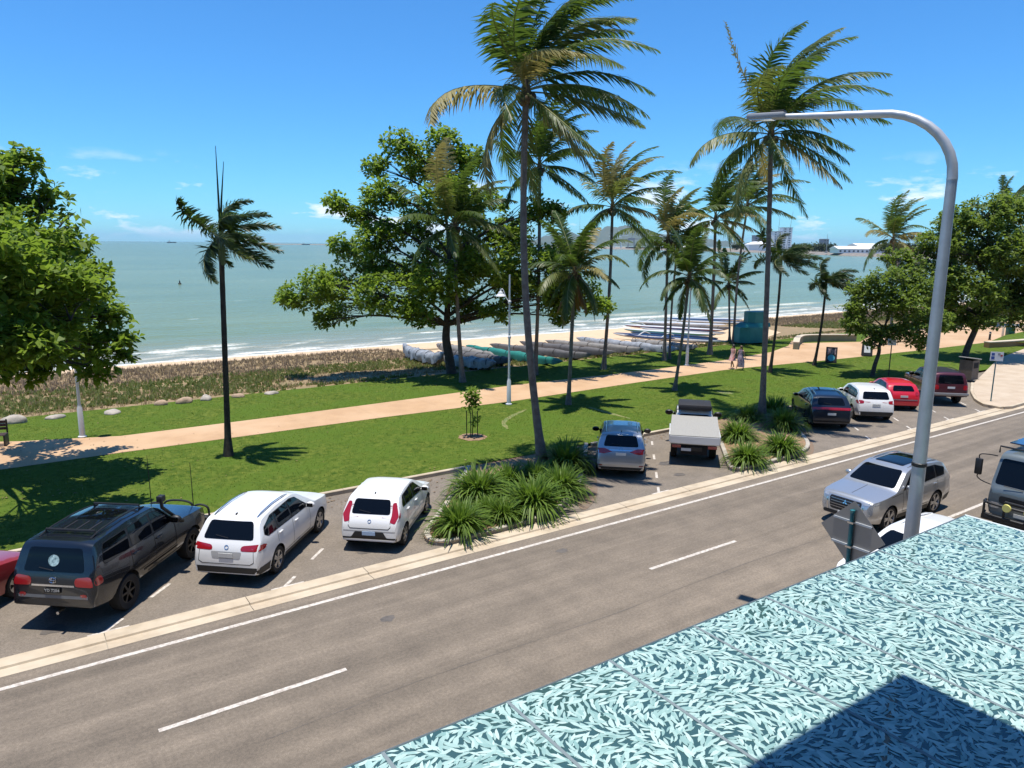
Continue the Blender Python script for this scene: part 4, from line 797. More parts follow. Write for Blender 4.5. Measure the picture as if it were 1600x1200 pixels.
def palm(label, base, crown, r0, r1, nf, Lf, seed, bow=0.0, windk=1.0, style='coco', dy=0.0, name='coconut_palm', straw=.2, els=(85, -28), dead=0, dk=1.0):
    random.seed(seed); r0 *= .60; r1 *= .72; B = PX(*base, LAWN_Z); Cn = PY(*crown, B.y + dy); root = empty(name, B); tag(root, label, 'palm', 'palms along the foreshore')
    C = Cn - B; n = 22; pts = []; rs = []
    for i in range(n + 1):
        q = i / n; p = C * q; p.x += bow * math.sin(math.pi * q); pts.append(p); rs.append((r0 * (1 + 1.0 * math.exp(-q * 16)) * (1 - q) + r1 * q) * (1 + (.035 if i % 2 else -.02)))
    pts[0].z -= .1; MB().tube(pts, rs, 10).build('trunk', M_TRUNKP if style == 'coco' else M_TRUNKD, root, True, 80)
    wind = WIND * windk
    if style == 'coco':
        for i in range(nf):
            q = (i + .5) / nf; az = i * 2.39996 + random.uniform(-.3, .3); el = rad(els[0] + (els[1] - els[0]) * q ** 1.25 + random.uniform(-9, 9))
            L_ = Lf * random.uniform(.82, 1.1) * (.85 + .15 * math.sin(math.pi * min(1, q + .25)))
            rr_ = random.random(); m = FR[0] if rr_ > straw * 1.2 else (FR[1] if rr_ > straw * .45 else FR[2])
            frond(root, C + Vector((0, 0, .15 - .35 * q)), az, el, L_, dk * (.13 + .26 * q * random.uniform(.6, 1.3)), wind * random.uniform(.35, 1.0), .80 * Lf / 4.6 * random.uniform(.9, 1.1), 66, random.uniform(.25, .5) + .55 * q, m=m, width=.075)
        for i in range(dead):
            frond(root, C + Vector((0, 0, -.25)), i * 2.1 + 1.2, rad(-55), Lf * .6, .35, wind * .2, .45, 26, .9, m=FR[4])
        mb = MB()
        for i in range(9):
            a = i * 2.4; mb.ball(C + Vector((math.cos(a) * (r1 + .13), math.sin(a) * (r1 + .13), -.28 - .07 * (i % 4))), .13, 6, (1, 1, 1.2))
        o = mb.build('coconuts', M_HUSK, root, True, 80); tag(o, kind='stuff')
        MB().tube([C + Vector((0, 0, -.5)), C + Vector((0, 0, -.1)), C + Vector((0, 0, .5))], [r1 * 1.05, r1 * 1.7, .06], 9).build('leaf_sheath', M_HUSK, root, True)
    else:
        MB().tube([C + Vector((0, 0, -1.0)), C + Vector((0, 0, -.75)), C + Vector((0, 0, -.2)), C + Vector((0, 0, .25))], [r1, r1 * 1.35, r1 * 1.05, .05], 10).build('crown_shaft', M_SHAFT, root, True)
        for i in range(nf):
            q = (i + .5) / nf; az = i * 2.39996 + random.uniform(-.3, .3); el = rad(els[0] + (els[1] - els[0]) * q + random.uniform(-8, 8))
            m = FR[3] if random.random() > straw else FR[1]
            frond(root, C + Vector((0, 0, .05)), az, el, Lf * random.uniform(.85, 1.1), .42, wind, .50, 52, .35, plum=True, m=m, width=.055)
    return root, C
palm('tall leaning coconut palm rising from the nearer planted bed', (848, 728), (822, 138), .235, .15, 28, 5.2, 11, -.35, 1.35, straw=.42, els=(85, -38))
palm('tall straight coconut palm rising from the farther planted bed', (1190, 656), (1205, 207), .22, .14, 26, 5.5, 12, .05, .9, straw=.2)
root, C = palm('dark single palm with two upright spear leaves by the parked white SUV', (357, 712), (345, 372), .19, .13, 14, 2.2, 13, 0, 3.0, 'royal', name='royal_palm', straw=.12, els=(68, -42))
for dx, hh in ((.02, 3.3), (.28, 2.75)): MB().tube([C, C + Vector((dx * .4, 0, hh * .5)), C + Vector((dx, 0, hh))], [.05, .035, .01], 5).build('spear_leaf', FR[3], root)
palm('coconut palm with pale fronds standing in front of the spreading almond tree', (723, 597), (711, 350), .21, .14, 20, 4.7, 14, -.1, .7, straw=.42)
palm('coconut palm directly behind the tall leaning palm', (836, 586), (843, 258), .20, .13, 19, 4.6, 15, .1, .9, straw=.2)
palm('young coconut palm with drooping straw-coloured fronds right of the white lamp post', (888, 632), (898, 425), .17, .13, 23, 3.3, 16, 0, .3, straw=.25, els=(82, -55), dead=7, dk=2.1)
palm('coconut palm just right of the almond tree, crown blown to the right', (943, 577), (957, 322), .20, .13, 19, 4.7, 17, .1, 1.0)
palm('coconut palm over the covered canoes with a leaning twin', (1038, 563), (1044, 372), .19, .13, 18, 4.7, 18, 0, 1.0)
palm('thin twin stem with a small crown close against the canoe palm', (1046, 561), (1058, 392), .13, .10, 9, 3.2, 28, -.1, 1.0)
palm('young coconut palm with umbrella crown leaning right beside the path', (1054, 610), (1077, 432), .15, .11, 20, 3.2, 19, .05, .3, straw=.2, els=(84, -40), dk=2.2)
palm('coconut palm left of the two walkers, trunk base pale', (1109, 554), (1118, 342), .23, .14, 19, 4.8, 20, .05, 1.0)
palm('coconut palm behind the walkers near the teal cover', (1146, 536), (1168, 322), .17, .12, 18, 5.2, 21, -.2, 1.0)
palm('short dark coconut palm among the racing canoes', (1140, 532), (1139, 442), .15, .12, 14, 3.6, 22, 0, .8, straw=.1)
palm('slender foxtail palm with dark windswept crown right of the tall straight palm', (1203, 582), (1221, 405), .15, .10, 16, 2.5, 23, .1, 2.6, 'fox', name='foxtail_palm', straw=.1, els=(60, -20))
palm('slender foxtail palm beside the advertising board', (1272, 571), (1291, 442), .15, .10, 15, 2.2, 24, .1, 2.6, 'fox', name='foxtail_palm', straw=.1, els=(60, -20))
palm('coconut palm rising behind the small shade tree', (1393, 512), (1396, 372), .17, .12, 20, 4.9, 25, 0, .9, straw=.35)
palm('coconut palm behind the large tree at the right edge', (1578, 508), (1574, 332), .17, .12, 18, 4.6, 26, 0, .9)
# ---------------------------------------------------------------- broadleaf trees
LEAF = mat('almond_leaf', (0.066, 0.122, 0.012), 0.5, rand=(0.165, 0.225, 0.030), trans=(0.34, 0.50, 0.05), spec=.2)
LEAF2 = mat('shade_leaf', (0.062, 0.110, 0.018), 0.5, rand=(0.150, 0.195, 0.040), trans=(0.28, 0.40, 0.05), spec=.25)
M_LIMB = mat('almond_bark', (0.040, 0.033, 0.028), .95, var=(0.075, 0.065, 0.055), scale=5, bump=1.0, bscale=20)
def leaves(centres, size, per, up=.35):
    """rosettes of pointed leaves round each centre"""
    C_ = np.repeat(np.asarray(centres), per, 0); n = len(C_)
    az_ = RNG.uniform(0, 2 * np.pi, n); e = RNG.normal(.1, .55, n); d = np.stack([np.cos(az_) * np.cos(e), np.sin(az_) * np.cos(e), np.sin(e)], 1)
    nrm = np.stack([RNG.normal(0, .45, n), RNG.normal(0, .45, n), np.ones(n)], 1); sdv = np.cross(d, nrm); sdv /= np.linalg.norm(sdv, axis=1)[:, None] + 1e-9
    ln = size * RNG.uniform(.7, 1.2, n)[:, None]; w = ln * .27; a = C_ + d * ln * .12; dr = np.array([0, 0, -1.0]) * ln * RNG.uniform(0, .35, n)[:, None]
    mid = a + d * ln * .6; tip = a + d * ln + dr
    V = np.stack([a, mid + sdv * w, tip, mid - sdv * w], 1).reshape(-1, 3); i = np.arange(n)[:, None] * 4
    return V, np.concatenate([i, i + 1, i + 2, i + 3], 1)
def tree(name, label, base, trunk, lobes, leafm, bark, size, dens, r0, seed, Yoff=0, group=None, fork=.62):
    """trunk = pixel points up to the fork; lobes = (px, py, radius px, depth offset m)"""
    random.seed(seed); B = PX(*base, LAWN_Z); root = empty(name, B); tag(root, label, 'tree', group); Y0 = B.y
    sc = FPX / (Y0 * math.cos(PITCH) + CH * math.sin(PITCH))
    T = [Vector((0, 0, -.15))] + [PY(a, b, Y0) - B for a, b in trunk]; T = smoothline(T, 5)
    MB().tube(T, [r0 * (1.35 if i == 0 else 1.0) * (1 - .35 * i / len(T)) for i in range(len(T))], 12).build('trunk', bark, root, True, 80)
    F0 = T[-1]; cen = []; limb = MB(); zs_ = [(PY(a, b, Y0) - B).z for a, b, _, _ in lobes]; cx_ = sum((PY(a, b, Y0) - B).x for a, b, _, _ in lobes) / len(lobes)
    topc = Vector((F0.x * .4 + cx_ * .6, 0, F0.z + (max(zs_) - F0.z) * .8)); lead = smoothline([F0, F0.lerp(topc, .5) + Vector((.3, .2, 0)), topc], 8); limb.tube(lead, [r0 * .62 * (1 - .8 * i / len(lead)) for i in range(len(lead))], 8, False)
    for (px, py, rp, dy) in lobes:
        c0 = PY(px, py, Y0 + dy) - B; r = rp / sc; hz = math.hypot(c0.x - F0.x, c0.y - F0.y)
        F_ = min(lead, key=lambda q: abs(q.z - max(F0.z, c0.z - .45 * hz - .4))); d = c0 - F_
        mid = F_ + d * .5 + Vector((random.uniform(-.4, .4), random.uniform(-.4, .4), .06 * d.length)); pl = smoothline([F_, mid, c0], 5); k = len(pl)
        limb.tube(pl, [max(.025, r0 * .34 * (1 - .85 * i / k)) for i in range(k)], 6, False)
        nb = max(5, int(4 + r * 5))
        for j in range(nb):
            v = Vector((random.gauss(0, 1), random.gauss(0, 1), random.gauss(0, .75))).normalized() * r * random.uniform(.55, 1.0); e = c0 + v
            s0 = pl[random.randint(k // 2, k - 1)]; limb.tube([s0, s0.lerp(e, .5) + Vector((0, 0, .1 * r)), e], [.035, .022, .008], 4, False)
        m_ = int(1.35 * dens * r * r); 
        for j in range(m_):
            v = Vector((random.gauss(0, 1), random.gauss(0, 1), random.gauss(0, 1))).normalized() * r * random.random() ** .42
            v.z *= .72
            cen.append(tuple(c0 + v))
    limb.build('limbs', bark, root, True, 80)
    # thin out by a coarse noise so that gaps of sky remain
    cen = np.array(cen); keep = np.sin(cen[:, 0] * 2.1 + seed) + np.sin(cen[:, 1] * 1.9 + 1.7 * seed) + np.sin(cen[:, 2] * 2.7 + cen[:, 0]) > -1.0
    V, Fq = leaves(cen[keep], size, 7); o = np_mesh('crown', V, Fq, leafm, root); tag(o, kind='stuff'); return root
A_L = [(470, 462, 32, 0), (447, 465, 18, 1), (510, 445, 42, -1.5), (540, 480, 36, 1.5), (505, 500, 18, 0), (570, 420, 46, 1), (600, 460, 48, -2), (645, 430, 52, 2), (660, 485, 34, -2.5), (590, 375, 40, -1), (540, 385, 28, 1.5), (530, 318, 24, 0), (560, 335, 28, .8), (600, 305, 36, -1), (640, 350, 48, 1.5), (590, 262, 24, .5), (625, 225, 30, 0), (655, 262, 38, 1.5), (690, 225, 32, -.5), (725, 250, 34, 0), (700, 305, 46, -2), (750, 330, 48, 2), (715, 390, 56, 2.5), (690, 440, 46, -3), (760, 420, 56, -1.5), (800, 370, 48, 1), (840, 330, 32, 0), (868, 332, 20, 0), (800, 455, 46, 1.5), (845, 420, 48, -1.5), (880, 400, 34, 1), (870, 465, 42, 0), (905, 455, 34, -1), (935, 478, 24, 0), (880, 495, 22, .5), (720, 480, 34, 1), (770, 490, 24, -2)]
tree('almond_tree', 'broad spreading almond tree with dark forked trunk beside the covered boats', (706, 583), [(702, 560), (697, 530), (698, 508)], A_L, LEAF, M_LIMB, .34, 62, .34, 31)
L_L = [(20, 290, 56, 0), (-40, 320, 80, 0), (70, 320, 34, .5), (50, 365, 55, -1.5), (110, 350, 22, 0), (105, 385, 36, .5), (20, 420, 70, 1.5), (85, 430, 52, -1), (140, 425, 30, 0), (130, 470, 46, 1), (60, 490, 60, -1.5), (175, 490, 28, 0), (190, 530, 24, .5), (150, 540, 40, -.5), (100, 545, 44, 1), (30, 550, 48, .5), (-30, 480, 80, 0), (150, 575, 28, 0), (60, 580, 26, .5), (5, 585, 22, -.5), (190, 555, 18, 0), (35, 245, 20, 0), (5, 252, 24, 1), (-60, 560, 50, 0), (40, 450, 60, -4), (-20, 400, 70, -4.5), (110, 500, 42, -3.5), (60, 530, 50, -4.5), (-30, 540, 60, -5), (120, 450, 40, -3), (20, 480, 60, 3.5), (130, 520, 40, 3)]
tree('almond_tree', 'large leafy almond tree cut off by the left edge shading the path', (-70, 744), [(-66, 680), (-60, 620), (-50, 560)], L_L, LEAF, M_LIMB, .30, 75, .30, 33)
S_L = [(1332, 478, 24, 0), (1350, 455, 28, .5), (1385, 440, 32, -.5), (1415, 432, 26, .5), (1370, 485, 34, 1), (1410, 475, 36, -1), (1440, 455, 32, 0), (1335, 505, 22, -.3), (1375, 520, 28, .5), (1420, 515, 34, 0), (1455, 500, 32, .5), (1445, 535, 18, 0), (1365, 535, 14, 0), (1400, 402, 24, 1.5), (1440, 410, 26, 1)]
tree('shade_tree', 'small dense shade tree behind the row of four far cars', (1362, 588), [(1367, 570), (1373, 552), (1374, 540)], S_L, LEAF2, M_LIMB, .26, 95, .15, 35)
R_L = [(1470, 380, 36, 0), (1500, 350, 36, .5), (1545, 335, 42, -.5), (1590, 325, 40, 0), (1520, 395, 48, 1), (1570, 390, 52, -1), (1475, 430, 40, 0), (1450, 400, 26, .5), (1520, 450, 48, -1), (1570, 450, 50, 1), (1480, 475, 34, .5), (1600, 480, 50, 0), (1540, 490, 34, -.5), (1620, 400, 60, 0), (1460, 460, 26, 0), (1500, 505, 22, 0), (1630, 460, 50, 1)]
tree('shade_tree', 'large shade tree with dark leaning trunk behind the maroon wagon', (1506, 560), [(1513, 540), (1524, 515), (1532, 495)], R_L, LEAF2, M_LIMB, .32, 70, .26, 37)
# sapling with stakes in a ring of mulch
B = PX(738, 683, LAWN_Z); sap = empty('sapling', B); tag(sap, 'thin staked sapling in a ring of mulch on the lawn', 'sapling')
MB().tube(smoothline([(0, 0, 0), (.03, 0, .8), (-.04, 0, 1.5), (.0, 0, 2.0)], 5), .022, 6).build('trunk', M_TRUNKD, sap, True)
for dx, dy_ in ((-.25, .1), (.22, .12), (-.05, -.25)): MB().tube([(dx, dy_, -.1), (dx, dy_, 1.15)], .022, 5).build('stake', M_TRUNKD, sap)
cc = [(random.gauss(0, .16), random.gauss(0, .16), random.uniform(1.35, 2.15)) for _ in range(60)] + [(random.gauss(.1, .15), 0, random.uniform(.5, 1.2)) for _ in range(10)]
V, Fq = leaves(cc, .2, 5); tag(np_mesh('crown', V, Fq, LEAF, sap), kind='stuff')
rp = [(.62 * math.cos(a) * random.uniform(.9, 1.1), .62 * math.sin(a) * random.uniform(.9, 1.1)) for a in np.linspace(0, 2 * math.pi, 25)[:-1]]
mk('mulch_ring', [(x, y, .012) for x, y in rp] + [(0, 0, .07)], [(i, (i + 1) % 24, 24) for i in range(24)], M_SOIL, sap)
# ---------------------------------------------------------------- strap-leaf clumps in the beds
STRAP = mat('strap_leaf', (0.055, 0.110, 0.012), .5, rand=(0.150, 0.225, 0.035), trans=(.18, .3, .03), spec=.25)
def clump_mesh(seed, n=420):
    rg = np.random.default_rng(seed); V = []; Fs = []
    for i in range(n):
        a = rg.uniform(0, 2 * math.pi); rr = rg.uniform(0, .30); tilt = rg.uniform(.08, 1.3); l = rg.uniform(.7, 1.12); w = rg.uniform(.024, .042)
        p = Vector((rr * math.cos(a), rr * math.sin(a), 0)); a2 = a + rg.normal(0, .4); o = Vector((math.cos(a2), math.sin(a2), 0)); sd = Vector((-o.y, o.x, 0)); b = len(V)
        for k in range(5):
            q = k / 4; ang = tilt * (.55 + 1.1 * q * q + .35 * q); pos = p + (o * math.sin(min(ang, 2.3) * .8) * q + Vector((0, 0, 1)) * math.cos(min(ang, 2.3) * .8) * q) * l * .85
            ww = w * (1 - .85 * q ** 2); V += [pos + sd * ww, pos - sd * ww]
        Fs += [(b + 2 * k, b + 2 * k + 1, b + 2 * k + 3, b + 2 * k + 2) for k in range(4)]
    return [tuple(v) for v in V], Fs
CL = []
for i in range(4):
    V, Fs = clump_mesh(50 + i); me = bpy.data.meshes.new('foliage'); me.from_pydata(V, [], Fs); me.materials.append(STRAP); CL.append(me)
def clump(px, py, k, label, i):
    B = PX(px, py, .17); r = empty('strap_leaf_plant', B, i * 1.3); tag(r, label, 'plant', 'strap-leaf plants in the kerbed beds')
    o = link(bpy.data.objects.new('foliage', CL[i % 4]), r); k *= 1.25 if 'farther' in label else 1.12; o.scale = (k * .92, k * .92, k * .78); tag(o, kind='stuff')
    MB().lathe([(.12, -.1), (.20, .02), (.12, .10), (.001, .12)], 8).build('crown_base', M_SOIL, r)
nb = 'nearer planted bed'; fb = 'farther planted bed'
for i, (px, py, k, lb) in enumerate([
    (719, 827, 1.15, f'bright round strap-leaf clump at the kerb nose of the {nb}'), (748, 775, 1.35, f'big strap-leaf clump at the lawn-side left corner of the {nb}'),
    (785, 809, .85, f'small strap-leaf clump between the nose clump and the kerb-side giant, {nb}'), (832, 794, 1.4, f'widest strap-leaf clump along the road kerb of the {nb}'),
    (876, 768, 1.2, f'strap-leaf clump at the silver SUV side of the {nb}'), (795, 758, 1.05, f'shaded strap-leaf clump left of the tall palm trunk in the {nb}'),
    (884, 728, 1.35, f'strap-leaf clump behind the palm trunk on the lawn side of the {nb}'), (835, 752, 1.0, f'dark strap-leaf clump right at the palm trunk in the {nb}'), (765, 800, .7, f'smallest strap-leaf tuft in the middle of the {nb}'),
    (1167, 722, .95, f'strap-leaf clump at the road kerb corner of the {fb}'), (1152, 686, 1.05, f'strap-leaf clump beside the utility in the {fb}'), (1220, 706, 1.0, f'strap-leaf clump at the rounded right end of the {fb}'),
    (1224, 668, 1.1, f'strap-leaf clump next to the navy SUV in the {fb}'), (1210, 645, 1.05, f'strap-leaf clump behind the straight palm trunk in the {fb}'), (1168, 655, .85, f'shaded strap-leaf clump on the lawn side of the {fb}')]): clump(px, py, k, lb, i)
# ---------------------------------------------------------------- dune scrub (uncountable)
def tufts(name, n, s0, s1, t0, t1, h, w, m, blades, tmask=None):
    s = RNG.uniform(s0, s1, n); t = RNG.uniform(t0, t1, n)
    if tmask is not None: k = tmask(s, t); s, t = s[k], t[k]
    n = len(s); s = np.repeat(s, blades); t = np.repeat(t, blades); n = len(s)
    z = np.interp(t, [41, 43, 50, 58, 63, 69.8, 90], [0.11, -0.05, -0.55, -0.85, -1.15, -2.0, -4.0]) - .02
    a = RNG.uniform(0, 2 * np.pi, n); hh = h * RNG.uniform(.5, 1.3, n); ll = RNG.uniform(.1, .7, n) * h
    bx = s + RNG.normal(0, .06, n); by = t + RNG.normal(0, .06, n)
    V = np.stack([np.stack([bx - w * np.sin(a), by + w * np.cos(a), z], 1), np.stack([bx + w * np.sin(a), by - w * np.cos(a), z], 1), np.stack([bx + ll * np.cos(a), by + ll * np.sin(a), z + hh], 1)], 1).reshape(-1, 3)
    o = np_mesh(name, V, np.arange(3 * n).reshape(-1, 3), m); o.rotation_euler = (0, 0, ROADA); return tag(o, kind='stuff')
M_DRYT = mat('dry_scrub', (0.25, 0.19, 0.095), .9, rand=(0.40, 0.31, 0.155), trans=(.2, .15, .1)); M_PURP = mat('grey_scrub', (0.21, 0.155, 0.10), .9, rand=(0.31, 0.235, 0.15), trans=(.15, .12, .1)); M_CREEP = mat('green_creeper', (0.10, 0.135, 0.03), .7, rand=(0.20, 0.22, 0.06), trans=(.16, .2, .04))
nos = lambda s, t: fbm(s * .12, t * .22, 71)
notboat = lambda s, t: ~((s > 28) & (s < 74) & (t > 43.5 + np.clip(34 - s, 0, 9)))
o = tufts('dry_dune_grass', 26000, -30, 130, 41.6, 61.5, .19, .024, M_DRYT, 5, lambda s, t: notboat(s, t) & (nos(s, t) < .62))
o = tufts('grey_dune_scrub', 15000, -30, 130, 50, 61.8, .25, .03, M_PURP, 5, lambda s, t: notboat(s, t) & (t > 52 + 6 * (nos(s, t) - .5)))
o = tufts('green_dune_creeper', 24000, -30, 130, 41.6, 56, .2, .08, M_CREEP, 5, lambda s, t: notboat(s, t) & (nos(s + 40, t) > .36) & (t < 53))
# short grass standing on the lawn
def lawn_mask(s, t):
    nr_ = np.interp(s, [p[0] for p in near], [p[1] for p in near]); fr_ = np.interp(s, [p[0] for p in far], [p[1] for p in far])
    return (t < nr_ - .05) | (t > fr_ + .05)
n = 90000; s = RNG.uniform(-8, 62, n); t = RNG.uniform(23.25, 41.2, n); k = lawn_mask(s, t) & ~((s > 47) & (t < 29.5)); s, t = s[k], t[k]; n = len(s); a = RNG.uniform(0, 6.28, n)
hh = RNG.uniform(.025, .06, n); w = .012
V = np.stack([np.stack([s - w * np.sin(a), t + w * np.cos(a), np.full(n, LAWN_Z - .005)], 1), np.stack([s + w * np.sin(a), t - w * np.cos(a), np.full(n, LAWN_Z - .005)], 1), np.stack([s + .03 * np.cos(a), t + .03 * np.sin(a), LAWN_Z + hh], 1)], 1).reshape(-1, 3)
o = np_mesh('grass_blades', V, np.arange(3 * n).reshape(-1, 3), mat('grass_blade', (0.066, 0.110, 0.012), .6, rand=(0.145, 0.186, 0.032), trans=(.1, .17, .02), spec=.05)); o.rotation_euler = (0, 0, ROADA); tag(o, kind='stuff')
# fallen leaves under the trees and along the kerbs
n = 1100; cs = [ST(PX(706, 583)), ST(PX(60, 740)), ST(PX(1362, 588)), ST(PX(1506, 560)), (14, 22.4), (28, 22.2), (6, 22.6), (22, 22.6)]
k = RNG.integers(0, len(cs), n); sd_ = np.array([(5, 3), (4, 4), (3, 3), (4, 3), (3, .6), (3, .6), (5, .25), (3, .25)])[k]; c0 = np.array(cs)[k]; s = c0[:, 0] + RNG.normal(0, 1, n) * sd_[:, 0]; t = c0[:, 1] + RNG.normal(0, 1, n) * sd_[:, 1]
z = np.where(t > 23.2, LAWN_Z + .03, .012); m_ = (t > 17.3) & (t < 41) & (np.abs(t - 23.1) > .15); s, t, z = s[m_], t[m_], z[m_]; n = len(s); a = RNG.uniform(0, 6.28, n); l = RNG.uniform(.035, .07, n); dx, dy = np.cos(a) * l, np.sin(a) * l
V = np.stack([np.stack([s - dx, t - dy, z], 1), np.stack([s + dy * .5, t - dx * .5, z + .015], 1), np.stack([s + dx, t + dy, z + .008], 1), np.stack([s - dy * .5, t + dx * .5, z + .012], 1)], 1).reshape(-1, 3)
o = np_mesh('leaf_litter', V, np.arange(4 * n).reshape(-1, 4), mat('fallen_leaf', (.13, .075, .035), .8, rand=(.26, .17, .08))); o.rotation_euler = (0, 0, ROADA); tag(o, kind='stuff')
# ================================================================ near side: footpath, building, canopy, street light, sign
M_FOOT = mat('footpath_paving', (0.36, 0.33, 0.29), .85, var=(0.29, 0.265, 0.235), scale=1.5, bump=.3, bscale=40)
foot = st_sheet('footpath', [(-60, -2.0), (120, -2.0), (120, 7.25), (-60, 7.25)], 0.13, M_FOOT)
kerb(foot, [(-30, 7.25), (60, 7.25)], .16, -.03, .14, 2.4, M_CONC)
st_sheet('road_edge', [(-60, 7.38), (120, 7.38), (120, 7.92), (-60, 7.92)], -0.003, M_CONC2)
bld = empty('hotel_building', W(0, 0), ROADA); tag(bld, 'rendered hotel front behind the viewer with a projecting upper roof slab', 'building')
M_RENDER = mat('render_wall', (0.42, 0.40, 0.37), .85, var=(0.36, 0.35, 0.32), scale=.8); M_DARKW = mat('window_glass', (0.01, 0.014, 0.018), .05)
MB().box((-40, -6, 0), (40, -1.6, 17)).build('wall', M_RENDER, bld)
MB().box((1.0, -1.6, 12.2), (7.72, 3.93, 12.45)).build('roof_slab', M_RENDER, bld)
MB().box((-40, -1.6, 6.2), (40, -.35, 6.45)).build('balcony_floor', M_RENDER, bld)
for i in range(-9, 10):
    for z in (4.0, 7.2, 11.0, 14.0):
        w_ = MB().box((i * 4.1 - 1.3, -1.62, z), (i * 4.1 + 1.3, -1.57, z + 2.1)).build('window', M_DARKW, bld)
# canopy of printed glass
CZ = 3.4; can = empty('glass_canopy', W(0, 0), ROADA); tag(can, 'glass street canopy printed all over with pale aqua leaves', 'canopy')
M_CG = bpy.data.materials.new('canopy_glass'); M_CG.use_nodes = True; N, L = M_CG.node_tree.nodes, M_CG.node_tree.links; N.remove(N['Principled BSDF'])
tr_ = N.new('ShaderNodeBsdfTransparent'); tr_.inputs[0].default_value = (0.52, 0.72, 0.76, 1); gl = N.new('ShaderNodeBsdfGlossy'); gl.inputs['Roughness'].default_value = .03; gl.inputs['Color'].default_value = (.9, 1, 1, 1)
lw = N.new('ShaderNodeFresnel'); lw.inputs['IOR'].default_value = 1.5; ms = N.new('ShaderNodeMixShader'); L.new(lw.outputs[0], ms.inputs[0]); L.new(tr_.outputs[0], ms.inputs[1]); L.new(gl.outputs[0], ms.inputs[2]); df = N.new('ShaderNodeBsdfDiffuse'); df.inputs[0].default_value = (.09, .21, .22, 1); m0 = N.new('ShaderNodeMixShader'); m0.inputs[0].default_value = .4; L.new(tr_.outputs[0], m0.inputs[1]); L.new(df.outputs[0], m0.inputs[2]); L.new(m0.outputs[0], ms.inputs[1]); L.new(ms.outputs[0], N['Material Output'].inputs['Surface'])
M_FRIT = mat('leaf_print', (0.30, 0.50, 0.48), .4, rand=(0.64, 0.84, 0.79), trans=(.2, .42, .42), spec=.4)
M_STEEL = mat('canopy_steel', (0.20, 0.24, 0.25), .4, .6)
def print_mesh(x0, x1, y0, y1, seed):
    rg = np.random.default_rng(seed); V = []; Fs = []; area = (x1 - x0) * (y1 - y0)
    g = .066 if y0 > 1 else .15
    for gx in np.arange(x0 - .05, x1 + .05, g):
        for gy in np.arange(y0 - .05, y1 + .05, g):
            p = np.array([gx, gy]) + rg.uniform(-.3, 1.3, 2) * g; fl = 5.5 * math.sin(p[0] * .9 + 1.3 * math.sin(p[1] * 1.1)) + 2.2 * math.cos(p[1] * 1.7 + p[0] * .6)
            la = fl + (1 if rg.random() < .5 else -1) * rg.uniform(.15, .75); l = rg.uniform(.12, .205) * (1.5 if y0 < 1 else 1); w = l * rg.uniform(.10, .155); bend = rg.normal(0, .12)
            d = np.array([np.cos(la), np.sin(la)]); n_ = np.array([-d[1], d[0]]); z = rg.uniform(.0005, .005); b = len(V)
            for q, ww in ((0, 0), (.25, .8), (.5, 1), (.78, .62), (1, 0), (.78, -.62), (.5, -1), (.25, -.8)):
                r_ = p + d * l * (q - .5) + n_ * (w * ww + bend * l * (q - .5) ** 2 * 4 * .5); V.append((min(max(r_[0], x0), x1), min(max(r_[1], y0), y1), z))
            Fs.append(tuple(range(b, b + 8)))
    return V, Fs
for k in range(10):
    a = -.33 + 1.5 * k; b = a + 1.5
    for (t0, t1) in ((2.3, 6.1), (-.6, 2.27)):
        o = MB().box((a + .012, t0, CZ), (b - .012, t1, CZ + .018)).build('glass_panel', M_CG, can)
        V, Fs = print_mesh(a + .02, b - .02, t0 + .01, t1 - .01, 300 + k * 2 + (t0 < 1)); q = mk('leaf_print', V, Fs, M_FRIT, o); q.location = (0, 0, CZ + .019); tag(q, kind='stuff')
    MB().box((a - .02, -.6, CZ - .01), (a + .02, 6.1, CZ + .027)).build('joint_seal', mat('grey_seal', (.16, .2, .21), .6), can)
    if k % 2 == 0: MB().box((a - .04, -1.6, CZ - .28), (a + .04, 5.9, CZ - .015)).build('rafter', M_STEEL, can)
MB().tube([(-.4, 6.12, CZ), (14.7, 6.12, CZ)], .018, 6).build('front_edge', M_STEEL, can); MB().tube([(14.69, 6.12, CZ + .012), (14.69, -.6, CZ + .012)], .02, 6).build('end_edge', mat('white_edge', (.6, .65, .65), .4), can)
MB().box((-.4, 5.0, CZ - .20), (14.6, 5.08, CZ - .03)).build('purlin', M_STEEL, can)
# street light with curved arm
M_GALV = mat('galvanised', (0.50, 0.52, 0.54), .45, .3, var=(0.42, 0.44, 0.46), scale=3)
P0 = W(14.55, 7.0); hd = (W(13.43, 10.19) - P0); hl = hd.length; h = hd / hl
sl = empty('street_light', P0 + Vector((0, 0, .13))); tag(sl, 'tall grey curved-arm street light at the near kerb', 'street light')
MB().tube([(0, 0, 0), (0, 0, 3), (0, 0, 6.5), (0, 0, 9.55)], [.15, .132, .108, .09], 14).build('pole', M_GALV, sl, True)
arm = [Vector((0, 0, 9.5))] + [h * (1.35 * (1 - math.cos(a))) + Vector((0, 0, 9.55 + 1.22 * math.sin(a))) for a in np.linspace(0, math.pi / 2, 10)] + [h * (hl - .25) + Vector((0, 0, 10.88))]
MB().tube(arm, [.098] + list(np.linspace(.095, .075, 10)) + [.055], 12).build('arm', M_GALV, sl, True)
Mh = Matrix.Translation(h * (hl - .3) + Vector((0, 0, 10.9))) @ Matrix.Rotation(math.atan2(h.y, h.x), 4, 'Z') @ Matrix.Rotation(rad(-2), 4, 'Y')
